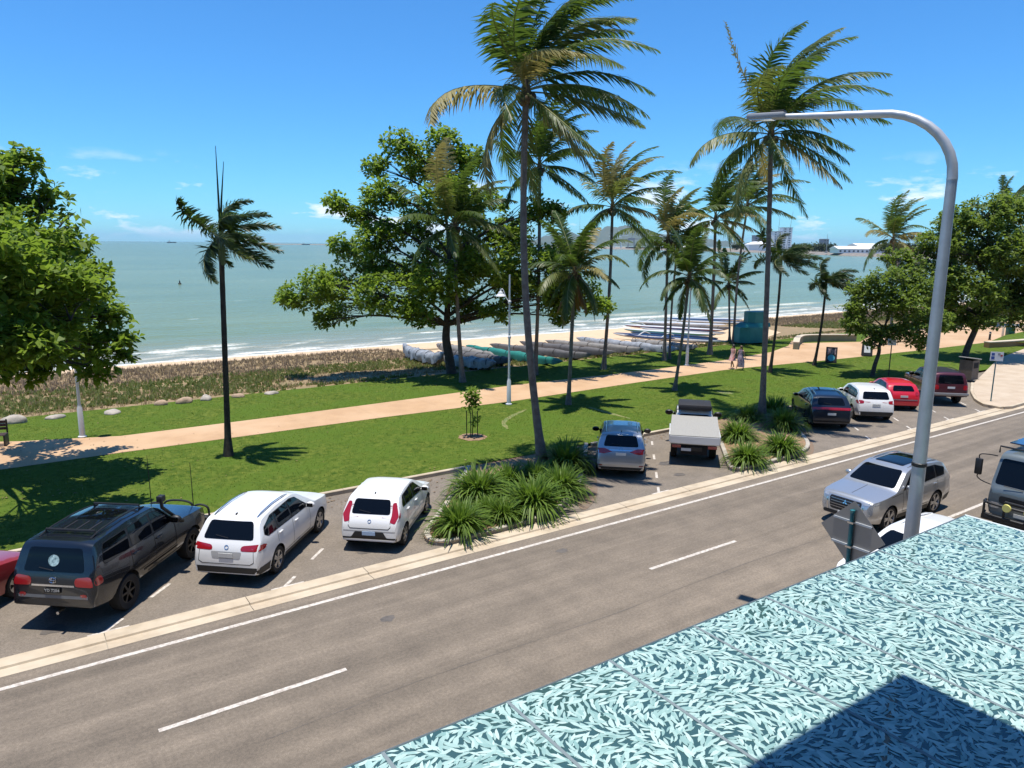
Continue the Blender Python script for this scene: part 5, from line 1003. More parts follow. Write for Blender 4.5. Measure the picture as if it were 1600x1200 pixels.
lh = MB().box((0, -.15, -.06), (.78, .15, .06), .035, Mh).build('lamp_head', mat('lamp_grey', (0.30, 0.31, 0.32), .45), sl, True); MB().box((.25, -.12, -.075), (.72, .12, -.058), 0, Mh).build('lens', M_LENS, lh); MB().box((.02, -.10, .058), (.30, .10, .10), .015, Mh).build('gear_cover', M_TRIM, lh)
MB().lathe([(.125, 4.05), (.14, 4.06), (.14, 4.12), (.125, 4.13)], 14).build('clamp_band', M_TRIM, sl)
MB().lathe([(.26, 0), (.26, .03), (.19, .04)], 12).build('base_plate', M_GALV, sl)
# diamond sign seen from behind
sg_ = empty('warning_sign', W(13.3, 7.55, .0), ROADA); tag(sg_, 'grey back of a diamond road sign on a teal post', 'road sign')
M_TEALP = mat('teal_post', (0.012, 0.13, 0.15), .35, coat=.5)
MB().tube([(0, 0, 0), (0, 0, 3.32)], .042, 10).build('post', M_TEALP, sg_, True); MB().lathe([(.05, 3.30), (.05, 3.35), (.001, 3.37)], 10).build('post_cap', M_TEALP, sg_)
MB().box((.05, -.475, -.475), (.056, .475, .475), 0, Matrix.Translation((0, 0, 2.86)) @ Matrix.Rotation(rad(45), 4, 'X')).build('sign_plate', mat('sign_back', (0.30, 0.29, 0.28), .42, .55), sg_)
for z in (2.6, 3.1): MB().box((-.05, -.06, z - .02), (.05, .06, z + .02)).build('bracket', M_CHROME, sg_)
for z in (2.6, 3.1): MB().box((.02, -.40, z - .02), (.049, .40, z + .02)).build('stiffening_rail', M_GALV, sg_)
MB().box((-.175, -.06, .7), (-.135, .06, 1.15), .006, Matrix.Rotation(ROADA, 4, 'Z')).build('access_door', M_GALV, sl)
# ================================================================ foreshore furniture
M_WHITEP = mat('white_paint', (0.62, 0.63, 0.64), .45)
def lamp_post(px, py, sd, label):
    B = PX(px, py, PATH_Z); r = empty('lamp_post', B); tag(r, label, 'lamp post', 'slim white lamp posts along the path')
    MB().lathe([(.17, 0), (.17, .05), (.115, .07), (.105, 1.25), (.075, 1.33), (.07, 1.4)], 14).build('base_sleeve', M_WHITEP, r, True)
    MB().tube([(0, 0, 1.3), (0, 0, 6.75)], [.062, .045], 10).build('pole', M_WHITEP, r, True)
    for z in (3.55, 5.35): MB().lathe([(.045, z - .1), (.085, z - .05), (.085, z + .05), (.045, z + .1)], 12).build('collar', M_WHITEP, r, True)
    a = MB().tube(smoothline([(0, 0, 5.35), (sd * .16, 0, 5.55), (sd * .34, 0, 5.98), (sd * .42, 0, 6.0), (sd * .46, 0, 5.9)], 5), .025, 6).build('arm', M_WHITEP, r, True)
    MB().lathe([(.03, .22), (.05, .12), (.12, .08), (.14, .0), (.26, -.10), (.27, -.13), (.02, -.10)], 16, Matrix.Translation((sd * .46, 0, 5.78))).build('bell_shade', M_WHITEP, a, True)
lamp_post(795, 632, -1, 'slim white lamp post with bell lamp at the near edge of the path'); lamp_post(129, 683, 1, 'slim lamp post rising into the leaves of the left almond tree'); lamp_post(1073, 571, 1, 'slim white lamp post left of the two walkers')
def sandwich(px, py, label, face, mark):
    B = PX(px, py, PATH_Z + .006); r = empty('sandwich_board', B, rad(-22)); tag(r, label, 'sandwich board')
    for sd in (-1, 1):
        Mx = Matrix.Translation((0, sd * .28, 0)) @ Matrix.Rotation(sd * rad(14), 4, 'X'); f = MB().box((-.38, -.02, 0), (.38, .02, 1.15), .01, Mx).build('board', M_TRIM, r)
        MB().box((-.33, sd * .024 - .003, .1), (.33, sd * .024 + .003, 1.08), 0, Mx).build('poster', face, f)
        if sd < 0: mark(f, Mx)
M_CYAN = mat('cyan_print', (0.10, 0.45, 0.58), .6); M_INK = mat('white_print', (.7, .7, .7), .6); M_BLK = mat('black_board', (.02, .02, .022), .6)
def mk1(f, Mx):
    MB().lathe([(.001, 0), (.24, 0)], 20, Mx @ Matrix.Translation((0, -.032, .36)) @ Matrix.Rotation(rad(90), 4, 'X')).build('round_print', M_CYAN, f)
    MB().box((-.29, -.034, .62), (.29, -.03, 1.05), 0, Mx).build('printed_picture', mat('board_picture', (.03, .025, .028), .6, var=(.45, .33, .34), scale=7), f)
def mk2(f, Mx): MB().box((-.22, -.034, .28), (.22, -.03, .85), 0, Mx).build('paper_notice', M_INK, f)
sandwich(1298, 566, 'black sandwich board with a cyan circle standing on the path', M_BLK, mk1); sandwich(1354, 556, 'dark sandwich board with a white notice behind the small shade tree', M_BLK, mk2)
def post_sign(px, py, h, label, postm, w, hh, marks, rz=0.0, name='parking_sign'):
    B = PX(px, py, .14); r = empty(name, B, rz); tag(r, label, 'sign'); MB().tube([(0, 0, 0), (0, 0, h)], .033, 8).build('post', postm, r, True)
    MB().box((-w / 2, -.05, h - hh), (w / 2, -.04, h)).build('sign_plate', M_INK, r)
    for i, (x, z, s_, m) in enumerate(marks): MB().box((x - s_, -.056, h - z - s_), (x + s_, -.051, h - z + s_)).build('sign_symbol', m, r)
M_BLUE = mat('blue_print', (.03, .08, .3), .6); M_GREY2 = mat('sign_grey', (.3, .3, .3), .6)
post_sign(1388, 589, 2.5, 'thin dark post with a small parking sign beside the shade tree', M_TRIM, .5, .42, [(-.12, .12, .07, M_GREY2), (.12, .12, .07, M_GREY2), (.0, .3, .06, M_GREY2)], rad(-20))
post_sign(1548, 627, 2.75, 'teal post with a white sign at the forecourt corner', M_TEALP, .62, .5, [(-.18, .14, .07, M_BLUE), (.1, .12, .06, M_GREY2), (-.18, .34, .08, M_BLUE), (.22, .2, .05, mat('red_print', (.4, .03, .03), .6))], rad(-20))
B = PX(1512, 592, .14); bh = empty('bin_enclosure', B, ROADA); tag(bh, 'brown bin enclosure with a pale sloping lid behind the maroon wagon', 'bin')
M_BRN = mat('brown_panel', (.10, .075, .055), .7, var=(.14, .11, .08), scale=4)
for x0, x1, y0, y1 in ((-.45, -.40, -.4, .4), (.40, .45, -.4, .4), (-.40, .40, .35, .4), (-.40, .40, -.4, -.35)): MB().box((x0, y0, 0), (x1, y1, 1.25)).build('side_panel', M_BRN, bh)
MB().box((-.52, -.48, 0), (.52, .48, .06), .02, Matrix.Translation((0, 0, 1.33)) @ Matrix.Rotation(rad(8), 4, 'Y')).build('lid', mat('lid_grey', (.36, .35, .32), .6), bh, True)
MB().box((-.3, -.41, .75), (.3, -.402, 1.1)).build('opening', M_UNDER, bh)
B = PX(-16, 697, PATH_Z + .006); be = empty('park_bench', B, rad(20)); tag(be, 'dark slatted bench cut off by the left edge beside the path', 'bench'); M_SLAT = mat('bench_slat', (.045, .02, .018), .6)
for i in range(4): MB().box((-1.0, -.25 + i * .13, .44), (.62, -.15 + i * .13, .47), .006).build('seat_slat', M_SLAT, be)
for i in range(3): MB().box((-1.0, .30, .58 + i * .14), (.62, .33, .69 + i * .14), .006).build('back_slat', M_SLAT, be)
for x in (-.9, .56): MB().box((x, -.25, 0), (x + .06, .30, .44), .01).build('leg', M_TRIM, be); MB().box((x, .27, .44), (x + .06, .31, 1.02), .01).build('back_post', M_TRIM, be)
# low curved seat wall and other walls of the plaza
M_WALL = mat('wall_face', (0.17, 0.19, 0.13), .85, var=(.22, .22, .16), scale=2); M_CAP = mat('wall_cap', (0.50, 0.42, 0.31), .8)
def low_wall(pxs, h, thick, label, face, cap, name='seat_wall'):
    P = [PX(a, b, PATH_Z) for a, b in pxs]; o0 = P[0].copy(); P = smoothline([p - o0 for p in P], 5); r = empty(name, o0); tag(r, label, 'wall')
    def ribbon(w, z0, z1, nm, m):
        V = []
        for i, p in enumerate(P):
            d = (P[min(i + 1, len(P) - 1)] - P[max(i - 1, 0)]).normalized(); n_ = Vector((-d.y, d.x, 0)) * w / 2
            V += [p + n_ + Vector((0, 0, z0)), p - n_ + Vector((0, 0, z0)), p - n_ + Vector((0, 0, z1)), p + n_ + Vector((0, 0, z1))]
        F_ = [(4 * i + a, 4 * i + (a + 1) % 4, 4 * i + 4 + (a + 1) % 4, 4 * i + 4 + a) for i in range(len(P) - 1) for a in range(4)] + [(3, 2, 1, 0), tuple(4 * (len(P) - 1) + a for a in range(4))]
        mk(nm, V, F_, m, r)
    ribbon(thick, -.03, h - .08, 'wall_body', face); ribbon(thick + .08, h - .078, h, 'coping', cap)
low_wall([(1243, 546), (1246, 538), (1256, 534), (1290, 533), (1336, 533)], .62, .42, 'curved olive seat wall with pale coping at the plaza edge', M_WALL, M_CAP)
low_wall([(1478, 514), (1490, 512), (1503, 511)], .6, .4, 'short pale seat wall behind the leaning shade tree', M_WALL, M_CAP)
low_wall([(1541, 543), (1575, 541), (1625, 537)], .5, .5, 'terracotta retaining wall at the right edge of the plaza', mat('terracotta', (.30, .16, .07), .85), M_CAP, 'retaining_wall')
st_sheet('lawn_mound', pxst([(1548, 533), (1570, 524), (1600, 518), (1680, 512), (1680, 530), (1600, 535)], .5), .5, M_LAWN)
def bollard(px, py, h, m, label, w=.09):
    r = empty('bollard', PX(px, py, PATH_Z)); tag(r, label, 'bollard'); MB().lathe([(w, 0), (w, h - .05), (w * .7, h), (.001, h)], 12).build('shaft', m, r, True); MB().lathe([(w * 1.3, 0), (w * 1.3, .06), (w, .07)], 12).build('foot', m, r, True); MB().lathe([(w * 1.02, h - .2), (w * 1.08, h - .18), (w * 1.08, h - .12), (w * 1.02, h - .1)], 12).build('band', M_CHROME, r)
bollard(1566, 527, 1.1, M_CAP, 'pale bollard left of the green bin'); bollard(1546, 531, .75, M_TRIM, 'short dark bollard on the plaza before the terracotta wall'); bollard(1584, 524, 1.1, M_CAP, 'pale bollard right of the green bin')
gb = empty('green_bin', PX(1577, 527, PATH_Z)); tag(gb, 'green litter bin between two pale bollards', 'bin'); MB().box((-.27, -.27, .05), (.27, .27, 1.0), .04).build('bin_body', mat('bin_green', (.01, .09, .05), .5), gb, True); MB().box((-.31, -.31, 1.0), (.31, .31, 1.08), .02).build('lid', M_CAP, gb, True); MB().box((-.2, -.2, 0), (.2, .2, .05)).build('foot', M_TRIM, gb)
# teal fabric cover over equipment
B = PX(1172, 536, LAWN_Z); tk = empty('covered_trailer', B, rad(20)); tag(tk, 'teal fitted cover over stacked equipment beside the racing canoes', 'cover'); M_TARP = mat('teal_tarp', (.012, .17, .17), .55, var=(.02, .22, .21), scale=1.5, bump=.6, bscale=4)
MB().prism(chaikin([(-1.5, -.9), (1.5, -.9), (1.5, .9), (-1.5, .9)], 1), .12, 1.45).build('lower_cover', M_TARP, tk); 
V = [(-1.3, -.8, 1.45), (1.4, -.8, 1.45), (1.4, .8, 1.45), (-1.3, .8, 1.45), (-.75, -.6, 1.78), (1.4, -.7, 1.78), (1.4, .7, 1.78), (-.75, .6, 1.78)]; mk('sloping_cover', V, [(0, 1, 5, 4), (1, 2, 6, 5), (2, 3, 7, 6), (3, 0, 4, 7), (4, 5, 6, 7)], M_TARP, tk)
MB().prism(chaikin([(-.6, -.6), (1.35, -.68), (1.35, .68), (-.6, .6)], 1), 1.77, 2.75).build('upper_cover', M_TARP, tk)
for x in (-1.2, 1.2): MB().tube([(x, -.8, -.1), (x, -.8, .14)], .05, 6).build('leg', M_TRIM, tk)
# ---------------------------------------------------------------- covered canoes and boats on the sand
def PT(px, py):
    z = -.4
    for _ in range(6): p = PX(px, py, z); z = prof_z(ST(p)[1]) + .04
    return PX(px, py, z)
def canoe(a, b, w, h, m, label, wr=.05, stripe=None, floats=False, cat='canoe', name='outrigger_canoe', tip=.10):
    A_, B_ = PT(*a), PT(*b); d = B_ - A_; L_ = d.length; r = empty(name, (A_ + B_) / 2, math.atan2(d.y, d.x)); r.rotation_euler = (0, -math.atan2(d.z, math.hypot(d.x, d.y)), math.atan2(d.y, d.x)); tag(r, label, cat, 'boats laid up on the sand'); random.seed(int(a[0] * 7 + a[1]))
    n = 26; m_ = 12; V = []
    ph = [random.uniform(0, 6.28) for _ in range(6)]
    for i in range(n + 1):
        q = i / n; e = max(.02, math.sin(math.pi * min(max(q, .0), 1)) ** .55); zc = .26 + h * .35 + tip * (abs(2 * q - 1) ** 4) + .12 * (A_.z - B_.z) * 0
        for k in range(m_):
            an = 2 * math.pi * k / m_; y = math.cos(an) * w / 2 * e; z = math.sin(an) * h / 2 * e ** .6
            cr_ = 1 + wr * (math.sin(q * 40 + ph[0] + 2 * an) + math.sin(q * 67 + ph[1] - 3 * an)) + wr * random.uniform(-1, 1)
            if wr > .02 and math.sin(an) < -.3: y *= 1.12 + .5 * wr * math.sin(q * 55 + ph[2]); z = -(zc - .06) * min(1, e * 1.4) * (.75 + .25 * math.sin(q * 31 + ph[3]) ** 2)
            if wr > .02 and math.sin(an) > .5: z += .05 * h * math.sin(q * 23 + ph[4])
            V.append(((q - .5) * L_, y * cr_, zc + z * cr_))
    F_ = [(i * m_ + k, i * m_ + (k + 1) % m_, (i + 1) * m_ + (k + 1) % m_, (i + 1) * m_ + k) for i in range(n) for k in range(m_)] + [tuple(range(m_ - 1, -1, -1)), tuple(n * m_ + k for k in range(m_))]
    mk('hull_cover' if wr > .02 else 'hull', V, F_, m, r, True, 60)
    for x in (-.28, .28):
        MB().tube([(x * L_, -w * .6, -.02), (x * L_, 0, .30), (x * L_, w * .6, -.02)], .035, 5).build('trestle', M_TRIM, r)
    if wr > .02:
        for x in (-.38, -.2, 0, .19, .37):
            q = .5 + x; e = math.sin(math.pi * q) ** .55; zc = .26 + h * .35 + tip * (abs(2 * q - 1) ** 4)
            MB().tube([(x * L_, math.cos(t) * w * .53 * e, zc + math.sin(t) * h * .54 * e ** .6) for t in np.linspace(-.4, math.pi + .4, 12)], .022, 4).build('strap', M_TRIM, r)
    if stripe:
        V2 = [(x, y * 1.02, z) for x, y, z in V]; sel = [f for f in F_[:-2] if (f[0] % m_) in (0, 5, 6, 11)]
        mk('hull_stripe', [(x, y * 1.015, z) for x, y, z in V], sel, stripe, r)
    if floats:
        for x in (-.12, .10): MB().tube(smoothline([(x * L_, 0, .75), (x * L_, -.7, .95), (x * L_, -1.5, .6)], 4), .05, 6).build('outrigger_boom', M_WHITEP, r)
        MB().tube(smoothline([(-.25 * L_, -1.5, .62), (0, -1.5, .5), (.22 * L_, -1.5, .62)], 5), [.03] + [.11] * 9 + [.03], 8).build('outrigger_float', m, r, True)
    return r
T1 = mat('silver_tarp', (.36, .37, .38), .5, .1, var=(.20, .21, .22), scale=3, bump=1, bscale=5); T2 = mat('grey_tarp', (.115, .105, .10), .7, var=(.085, .08, .078), scale=3, bump=.8, bscale=5); T3 = mat('green_tarp', (.015, .15, .115), .6, var=(.02, .20, .16), scale=3, bump=.8, bscale=5); T4 = mat('white_hull', (.62, .62, .61), .3, coat=.6); T5 = mat('navy_hull', (.012, .016, .05), .3, coat=.6); T6 = mat('pale_tarp', (.24, .22, .195), .7, var=(.17, .16, .145), scale=3, bump=.8, bscale=5)
canoe((630, 556), (694, 574), .95, .75, T1, 'silver-tarped boat with upturned end left of the almond trunk', .09, name='covered_boat', cat='boat', tip=.5)
canoe((682, 548), (772, 566), .8, .6, T6, 'pale grey covered boat just behind the almond trunk', .07, name='covered_boat', cat='boat')
canoe((692, 571), (776, 580), .9, .65, T1, 'crumpled silver-tarped boat right of the almond trunk', .11, name='covered_boat', cat='boat')
canoe((728, 550), (880, 577), .62, .55, T3, 'canoe under a long green cover behind the white lamp post', .06)
canoe((765, 547), (925, 566), .6, .5, T2, 'dark grey covered canoe next beyond the green-covered one', .05)
canoe((812, 543), (962, 561), .6, .5, T2, 'dark grey covered canoe reaching right to the palm past the almond tree', .05)
canoe((852, 541), (1005, 556), .6, .5, T6, 'tan-grey covered canoe behind the drooping young palm', .05)
canoe((900, 537), (1062, 556), .75, .55, T1, 'wide silver-covered canoe with wrinkled tarp on open sand', .09)
canoe((958, 529), (1128, 543), .6, .5, T5, 'navy outrigger canoe with white booms', .0, T4, True)
canoe((975, 522), (1118, 532), .55, .45, T4, 'white outrigger canoe with green lower hull', .0, mat('green_stripe', (.04, .12, .06), .4))
canoe((975, 515), (1130, 524), .55, .45, T4, 'white outrigger canoe with dark red stripe', .0, mat('red_stripe', (.12, .03, .03), .4))
canoe((972, 507), (1135, 515), .55, .45, T4, 'plain white outrigger canoe second from the water', .0, None, True)
canoe((1020, 501), (1160, 506), .55, .45, T4, 'white outrigger canoe nearest the water with blue stripe', .0, mat('blue_stripe', (.03, .06, .16), .4))
T7 = mat('black_hull', (.014, .014, .018), .35, coat=.5)
canoe((985, 527), (1122, 539), .55, .5, T7, 'black canoe lying between the navy and the green-hulled one', .0)
canoe((1000, 519), (1134, 529), .5, .45, T7, 'black canoe lying between the green-hulled and the red-striped one', .0, T4)
canoe((1005, 512), (1142, 520), .5, .45, T2, 'grey-covered canoe between the red-striped and the plain white one', .04)
canoe((1035, 504), (1166, 511), .5, .45, T7, 'black canoe second nearest the water with white sides', .0, T4)
canoe((705, 561), (800, 574), .7, .55, T2, 'dark covered boat between the silver heap and the green cover', .08, name='covered_boat', cat='boat')
canoe((985, 540), (1090, 552), .8, .5, T6, 'tan-covered boat on the sand beside the canoe palm', .09, name='covered_boat', cat='boat')
# boulders along the edge of the lawn
M_ROCK = mat('boulder_stone', (.40, .35, .29), .9, var=(.28, .25, .21), scale=2, bump=1, bscale=6); M_ROCK2 = mat('boulder_tan', (.42, .29, .19), .9, var=(.30, .22, .15), scale=2, bump=1, bscale=6)
for i, (px, py, r0, hh, m, lb) in enumerate([(22, 661, .8, .42, M_ROCK, 'largest pale boulder at the far lawn edge by the left border'), (88, 654, .6, .22, M_ROCK, 'flat pale boulder just left of the left lamp post'), (175, 646, .7, .2, M_ROCK, 'flat pale boulder between the left lamp post and the tan boulder'), (252, 633, .5, .3, M_ROCK2, 'dark boulder left of the tan boulder'), (289, 630, .62, .36, M_ROCK2, 'tan rounded boulder left of the dark single palm'), (322, 625, .6, .3, M_ROCK, 'pale boulder touching the tan one near the dark palm'), (372, 621, .5, .25, M_ROCK2, 'small boulder right of the dark single palm'), (425, 616, .55, .2, M_ROCK, 'low pale boulder farther right along the lawn edge')]):
    rg = random.Random(i + 5); bm = bmesh.new(); bmesh.ops.create_icosphere(bm, subdivisions=3, radius=1)
    for v in bm.verts: v.co *= 1 + .16 * math.sin(v.co.x * 3 + i) * math.cos(v.co.y * 4 + 2 * i) + rg.uniform(-.035, .035)
    for v in bm.verts: v.co = Vector((v.co.x * r0, v.co.y * r0 * .7, v.co.z * hh))
    me = bpy.data.meshes.new('boulder'); bm.to_mesh(me); bm.free(); me.polygons.foreach_set('use_smooth', [True] * len(me.polygons)); o = mesh_obj('boulder', me, m); o.scale = (.72, .72, .72); o.location = PX(px, py, .1) + Vector((0, 0, hh * .2)); o.rotation_euler = (0, 0, i); tag(o, lb, 'boulder', 'boulders along the lawn edge')
# ---------------------------------------------------------------- two people walking on the path
M_SKIN = mat('skin', (.42, .24, .16), .55); 
def person(px, py, face, dress, hem, label, hair, phase):
    B = PX(px, py, PATH_Z + .007); r = empty('person', B, face); tag(r, label, 'person')
    st_ = .16 * phase
    J = dict(pel=(0, 0, .90), ch=(0, .0, 1.25), nk=(.0, 0, 1.42), hd=(.02, 0, 1.53), ht=(.02, 0, 1.63), ls=(0, .17, 1.36), rs=(0, -.17, 1.36), le=(.06 * phase, .22, 1.10), re=(-.10 * phase, -.22, 1.10), lh=(.20 * phase, .20, .90), rh=(-.06 * phase, -.22, .86), lf=(.26 * phase, .19, .80), rf=(-.02 * phase, -.22, .76),
             lhp=(0, .09, .86), rhp=(0, -.09, .86), lk=(st_ * 1.1 + .04, .09, .48), rk=(-st_ * .6 + .04, -.09, .48), la=(st_ * 1.5, .09, .08), ra=(-st_ * 1.8, -.09, .11), lt=(st_ * 1.5 + .16, .10, .03), rt=(-st_ * 1.8 + .15, -.10, .04))
    R_ = dict(pel=.125, ch=.12, nk=.05, hd=.085, ht=.07, ls=.06, rs=.06, le=.038, re=.038, lh=.026, rh=.026, lf=.03, rf=.03, lhp=.10, rhp=.10, lk=.055, rk=.055, la=.036, ra=.036, lt=.03, rt=.03)
    E_ = [('pel', 'ch'), ('ch', 'nk'), ('nk', 'hd'), ('hd', 'ht'), ('ch', 'ls'), ('ls', 'le'), ('le', 'lh'), ('lh', 'lf'), ('ch', 'rs'), ('rs', 're'), ('re', 'rh'), ('rh', 'rf'), ('pel', 'lhp'), ('lhp', 'lk'), ('lk', 'la'), ('la', 'lt'), ('pel', 'rhp'), ('rhp', 'rk'), ('rk', 'ra'), ('ra', 'rt')]
    ks = list(J); me = bpy.data.meshes.new('body'); me.from_pydata([J[k] for k in ks], [(ks.index(a), ks.index(b)) for a, b in E_], []); o = mesh_obj('body', me, M_SKIN, r)
    md = o.modifiers.new('skin', 'SKIN'); md.use_smooth_shade = True
    for i, k in enumerate(ks): sv = me.skin_vertices[0].data[i]; sv.radius = (R_[k], R_[k]); sv.use_root = (k == 'pel')
    o.modifiers.new('sub', 'SUBSURF').levels = 1; o.modifiers['sub'].render_levels = 2
    prof = [(1.40, .10, .17), (1.30, .135, .185), (1.12, .125, .15), (.98, .14, .17), (.85, .18, .20), (.6, .21 + .03, .22), (hem, .24, .25)]; prof = [p for p in prof if p[0] >= hem]; V = []; n = 20
    for j, (z, rx, ry) in enumerate(prof):
        for k in range(n): a = 2 * math.pi * k / n; f = 1 + (.09 * math.sin(5 * a + j) if z < .9 else 0); V.append((math.cos(a) * rx * f + (.06 * phase if z < .7 else 0), math.sin(a) * ry * f, z))
    mk('dress', V, [(j * n + k, (j + 1) * n + k, (j + 1) * n + (k + 1) % n, j * n + (k + 1) % n) for j in range(len(prof) - 1) for k in range(n)], dress, r, True)
    MB().ball((-.01, 0, 1.57), .105, 8, (1.05, .95, 1.1)).ball((-.07, 0, 1.42), .08, 6, (.7, 1, 1.6)).build('hair', hair, r, True)
    MB().ball((.125, .0, 1.54), .018, 5).build('nose', M_SKIN, r, True)
M_HAIR = mat('dark_hair', (.03, .018, .012), .5); M_HAIR2 = mat('brown_hair', (.09, .05, .025), .5)
person(1144, 576, rad(215), mat('white_pink_dress', (.55, .42, .40), .8, var=(.6, .2, .2), scale=9), .58, 'walker in a short pale pink dress on the path', M_HAIR, 1)
person(1156, 578, rad(215), mat('patterned_dress', (.42, .34, .40), .8, var=(.16, .09, .16), scale=10), .22, 'walker in a long mauve patterned dress on the path', M_HAIR2, -1)
# ================================================================ across the bay
def far_pt(px, Y, z=SL): p = PY(px, 390, Y); return Vector((p.x, Y, z))
M_BREAK = mat('breakwater_rock', (.16, .14, .12), .9, var=(.24, .21, .18), scale=.2); M_FARTREE = mat('far_foliage', (.04, .065, .025), .9, var=(.07, .09, .04), scale=.15)
def wall_line(name, pts, h, wd, label):
    P = [far_pt(a, Y) for a, Y in pts]; o0 = P[0]; r = empty(name, o0); tag(r, label, 'breakwater'); V = []; n = 60; rg = random.Random(4)
    for i in range(n + 1):
        f = i / n * (len(P) - 1); k = min(int(f), len(P) - 2); p = P[k].lerp(P[k + 1], f - k) - o0; d = (P[k + 1] - P[k]).normalized(); nn_ = Vector((-d.y, d.x, 0)); j = rg.uniform(.8, 1.15)
        V += [p - nn_ * wd + Vector((0, 0, -1)), p - nn_ * wd * .3 + Vector((0, 0, h * j)), p + nn_ * wd * .3 + Vector((0, 0, h * j)), p + nn_ * wd + Vector((0, 0, -1))]
    mk('rock_wall', V, [(4 * i + a, 4 * i + 4 + a, 4 * i + 5 + a, 4 * i + 1 + a) for i in range(n) for a in range(3)], M_BREAK, r)
wall_line('breakwater', [(380, 3700), (530, 3500)], 3.5, 12, 'long low breakwater on the horizon left of the almond tree')
wall_line('breakwater', [(840, 2300), (1000, 1850), (1180, 1350), (1340, 930), (1480, 700), (1700, 560)], 3.2, 14, 'rock shoreline of the far side of the bay')
land = [far_pt(a, Y) for a, Y in ((840, 2320), (1000, 1870), (1180, 1370), (1340, 945), (1480, 715), (1700, 570))]
bk = [p + Vector((p.x * .8 + 200, 2500, 0)) for p in land]
mk('far_land', [(p.x, p.y, .8) for p in land + bk[::-1]], [tuple(range(len(land) * 2))], M_GROUND); tag(bpy.data.objects['far_land'], kind='structure')
# hills
rx = [780, 830, 860, 885, 905, 940, 970, 1000, 1040, 1090, 1150, 1230, 1320]; ry = [386, 376, 367, 361, 367, 358, 353, 359, 367, 373, 379, 383, 386]
pxs = np.linspace(780, 1320, 120); V = []; nd = 9
for i, a in enumerate(pxs):
    top = float(np.interp(a, rx, ry)) + .8 * math.sin(a * .31) + .5 * math.sin(a * .83)
    ht = max(4, PY(a, top, 13500).z - SL)
    for k in range(nd):
        q = k / (nd - 1); Y = 12000 + 3000 * q; hz_ = ht * math.sin(math.pi * q) ** 1.0 * (1 + .12 * math.sin(a * .2 + k * 1.7)) if 0 < k < nd - 1 else 0
        p = PY(a, 390, Y); V.append((p.x, Y, SL - 1 + hz_))
mk('hills', V, [(i * nd + k, (i + 1) * nd + k, (i + 1) * nd + k + 1, i * nd + k + 1) for i in range(len(pxs) - 1) for k in range(nd - 1)], mat('hill_forest', (.06, .08, .05), .95, var=(.09, .10, .06), scale=.002), None, True); tag(bpy.data.objects['hills'], kind='structure')
M_FW = mat('far_white', (.82, .82, .81), .7); M_FG = mat('far_grey', (.30, .31, .33), .8); M_FD = mat('far_window', (.05, .06, .08), .3); M_FR = mat('far_roof', (.68, .68, .67), .6); M_RUST = mat('far_rust', (.20, .13, .10), .8)
def block(px0, px1, pyt, Y, label, m, name, floors=0, cols=0, roof=None, dep=20, cat='building', base=.8, extra=None):
    a, b = far_pt(px0, Y, base), far_pt(px1, Y, base); top = PY((px0 + px1) / 2, pyt, Y).z; w = b.x - a.x; h = max(3, top - base)
    r = empty(name, ((a.x + b.x) / 2, Y, base)); tag(r, label, cat); MB().box((-w / 2, 0, 0), (w / 2, dep, h)).build('wall', m, r)
    for i in range(floors):
        for j in range(cols):
            x = -w / 2 + (j + .5) * w / cols; z = (i + .5) * h / floors; MB().box((x - w / cols * .2, -.25, z - h / floors * .2), (x + w / cols * .2, -.02, z + h / floors * .18)).build('window', M_FD, r)
    if roof == 'gable':
        V = [(-w / 2 - 1, -1, h), (w / 2 + 1, -1, h), (w / 2 + 1, dep + 1, h), (-w / 2 - 1, dep + 1, h), (-w / 2 - 1, dep / 2, h + w * .07), (w / 2 + 1, dep / 2, h + w * .07)]; mk('roof', V, [(0, 1, 5, 4), (2, 3, 4, 5), (3, 0, 4), (1, 2, 5), (3, 2, 1, 0)], M_FR, r)
    elif roof == 'flat': MB().box((-w / 2 - .4, -.4, h), (w / 2 + .4, dep + .4, h + .8)).build('roof', M_FG, r)
    elif roof == 'sail':
        V = [(-w / 2, -2, h), (-w / 4, dep / 2, h + 5), (0, -2, h + .6), (w / 4, dep / 2, h + 6.5), (w / 2, -2, h), (w / 2, dep, h), (-w / 2, dep, h)]; mk('roof', V, [(0, 2, 1), (2, 4, 3), (1, 2, 3), (3, 4, 5), (0, 1, 6), (1, 3, 5, 6)], M_FR, r)
    return r, w, h
block(1207, 1220, 362, 1500, 'narrow left half of the white far tower block', M_FW, 'tower_block', 9, 2, 'flat'); block(1221, 1236, 356, 1500, 'taller right half of the white far tower block', M_FW, 'tower_block', 10, 2, 'flat')
block(1178, 1189, 368, 1650, 'grey far tower left of the white one', M_FG, 'tower_block', 7, 2, 'flat'); block(1286, 1294, 374, 1300, 'small dark far tower right of the white one', M_FG, 'tower_block', 5, 2, 'flat')
block(1170, 1205, 382, 1400, 'low white far hall with peaked sail roof', M_FW, 'event_hall', 0, 0, 'sail', 30); block(1052, 1082, 386, 1750, 'pale far warehouse by the port', M_FW, 'warehouse', 0, 0, 'gable', 30); block(1084, 1100, 380, 1750, 'grey far silo block by the port', M_FG, 'warehouse', 3, 3, 'flat', 30)
block(1310, 1372, 389, 960, 'long far pavilion with wide white roof across the water', M_FW, 'pavilion', 1, 9, 'gable', 26); block(1340, 1392, 384, 990, 'higher white roofed hall behind the far pavilion', M_FW, 'pavilion', 0, 0, 'gable', 30); block(1400, 1450, 387, 880, 'white roofed far hall behind the palm at right', M_FW, 'pavilion', 1, 7, 'gable', 26)
block(980, 1040, 387, 1950, 'low rust-coloured far ore shed', M_RUST, 'ore_shed', 0, 0, 'flat', 30)
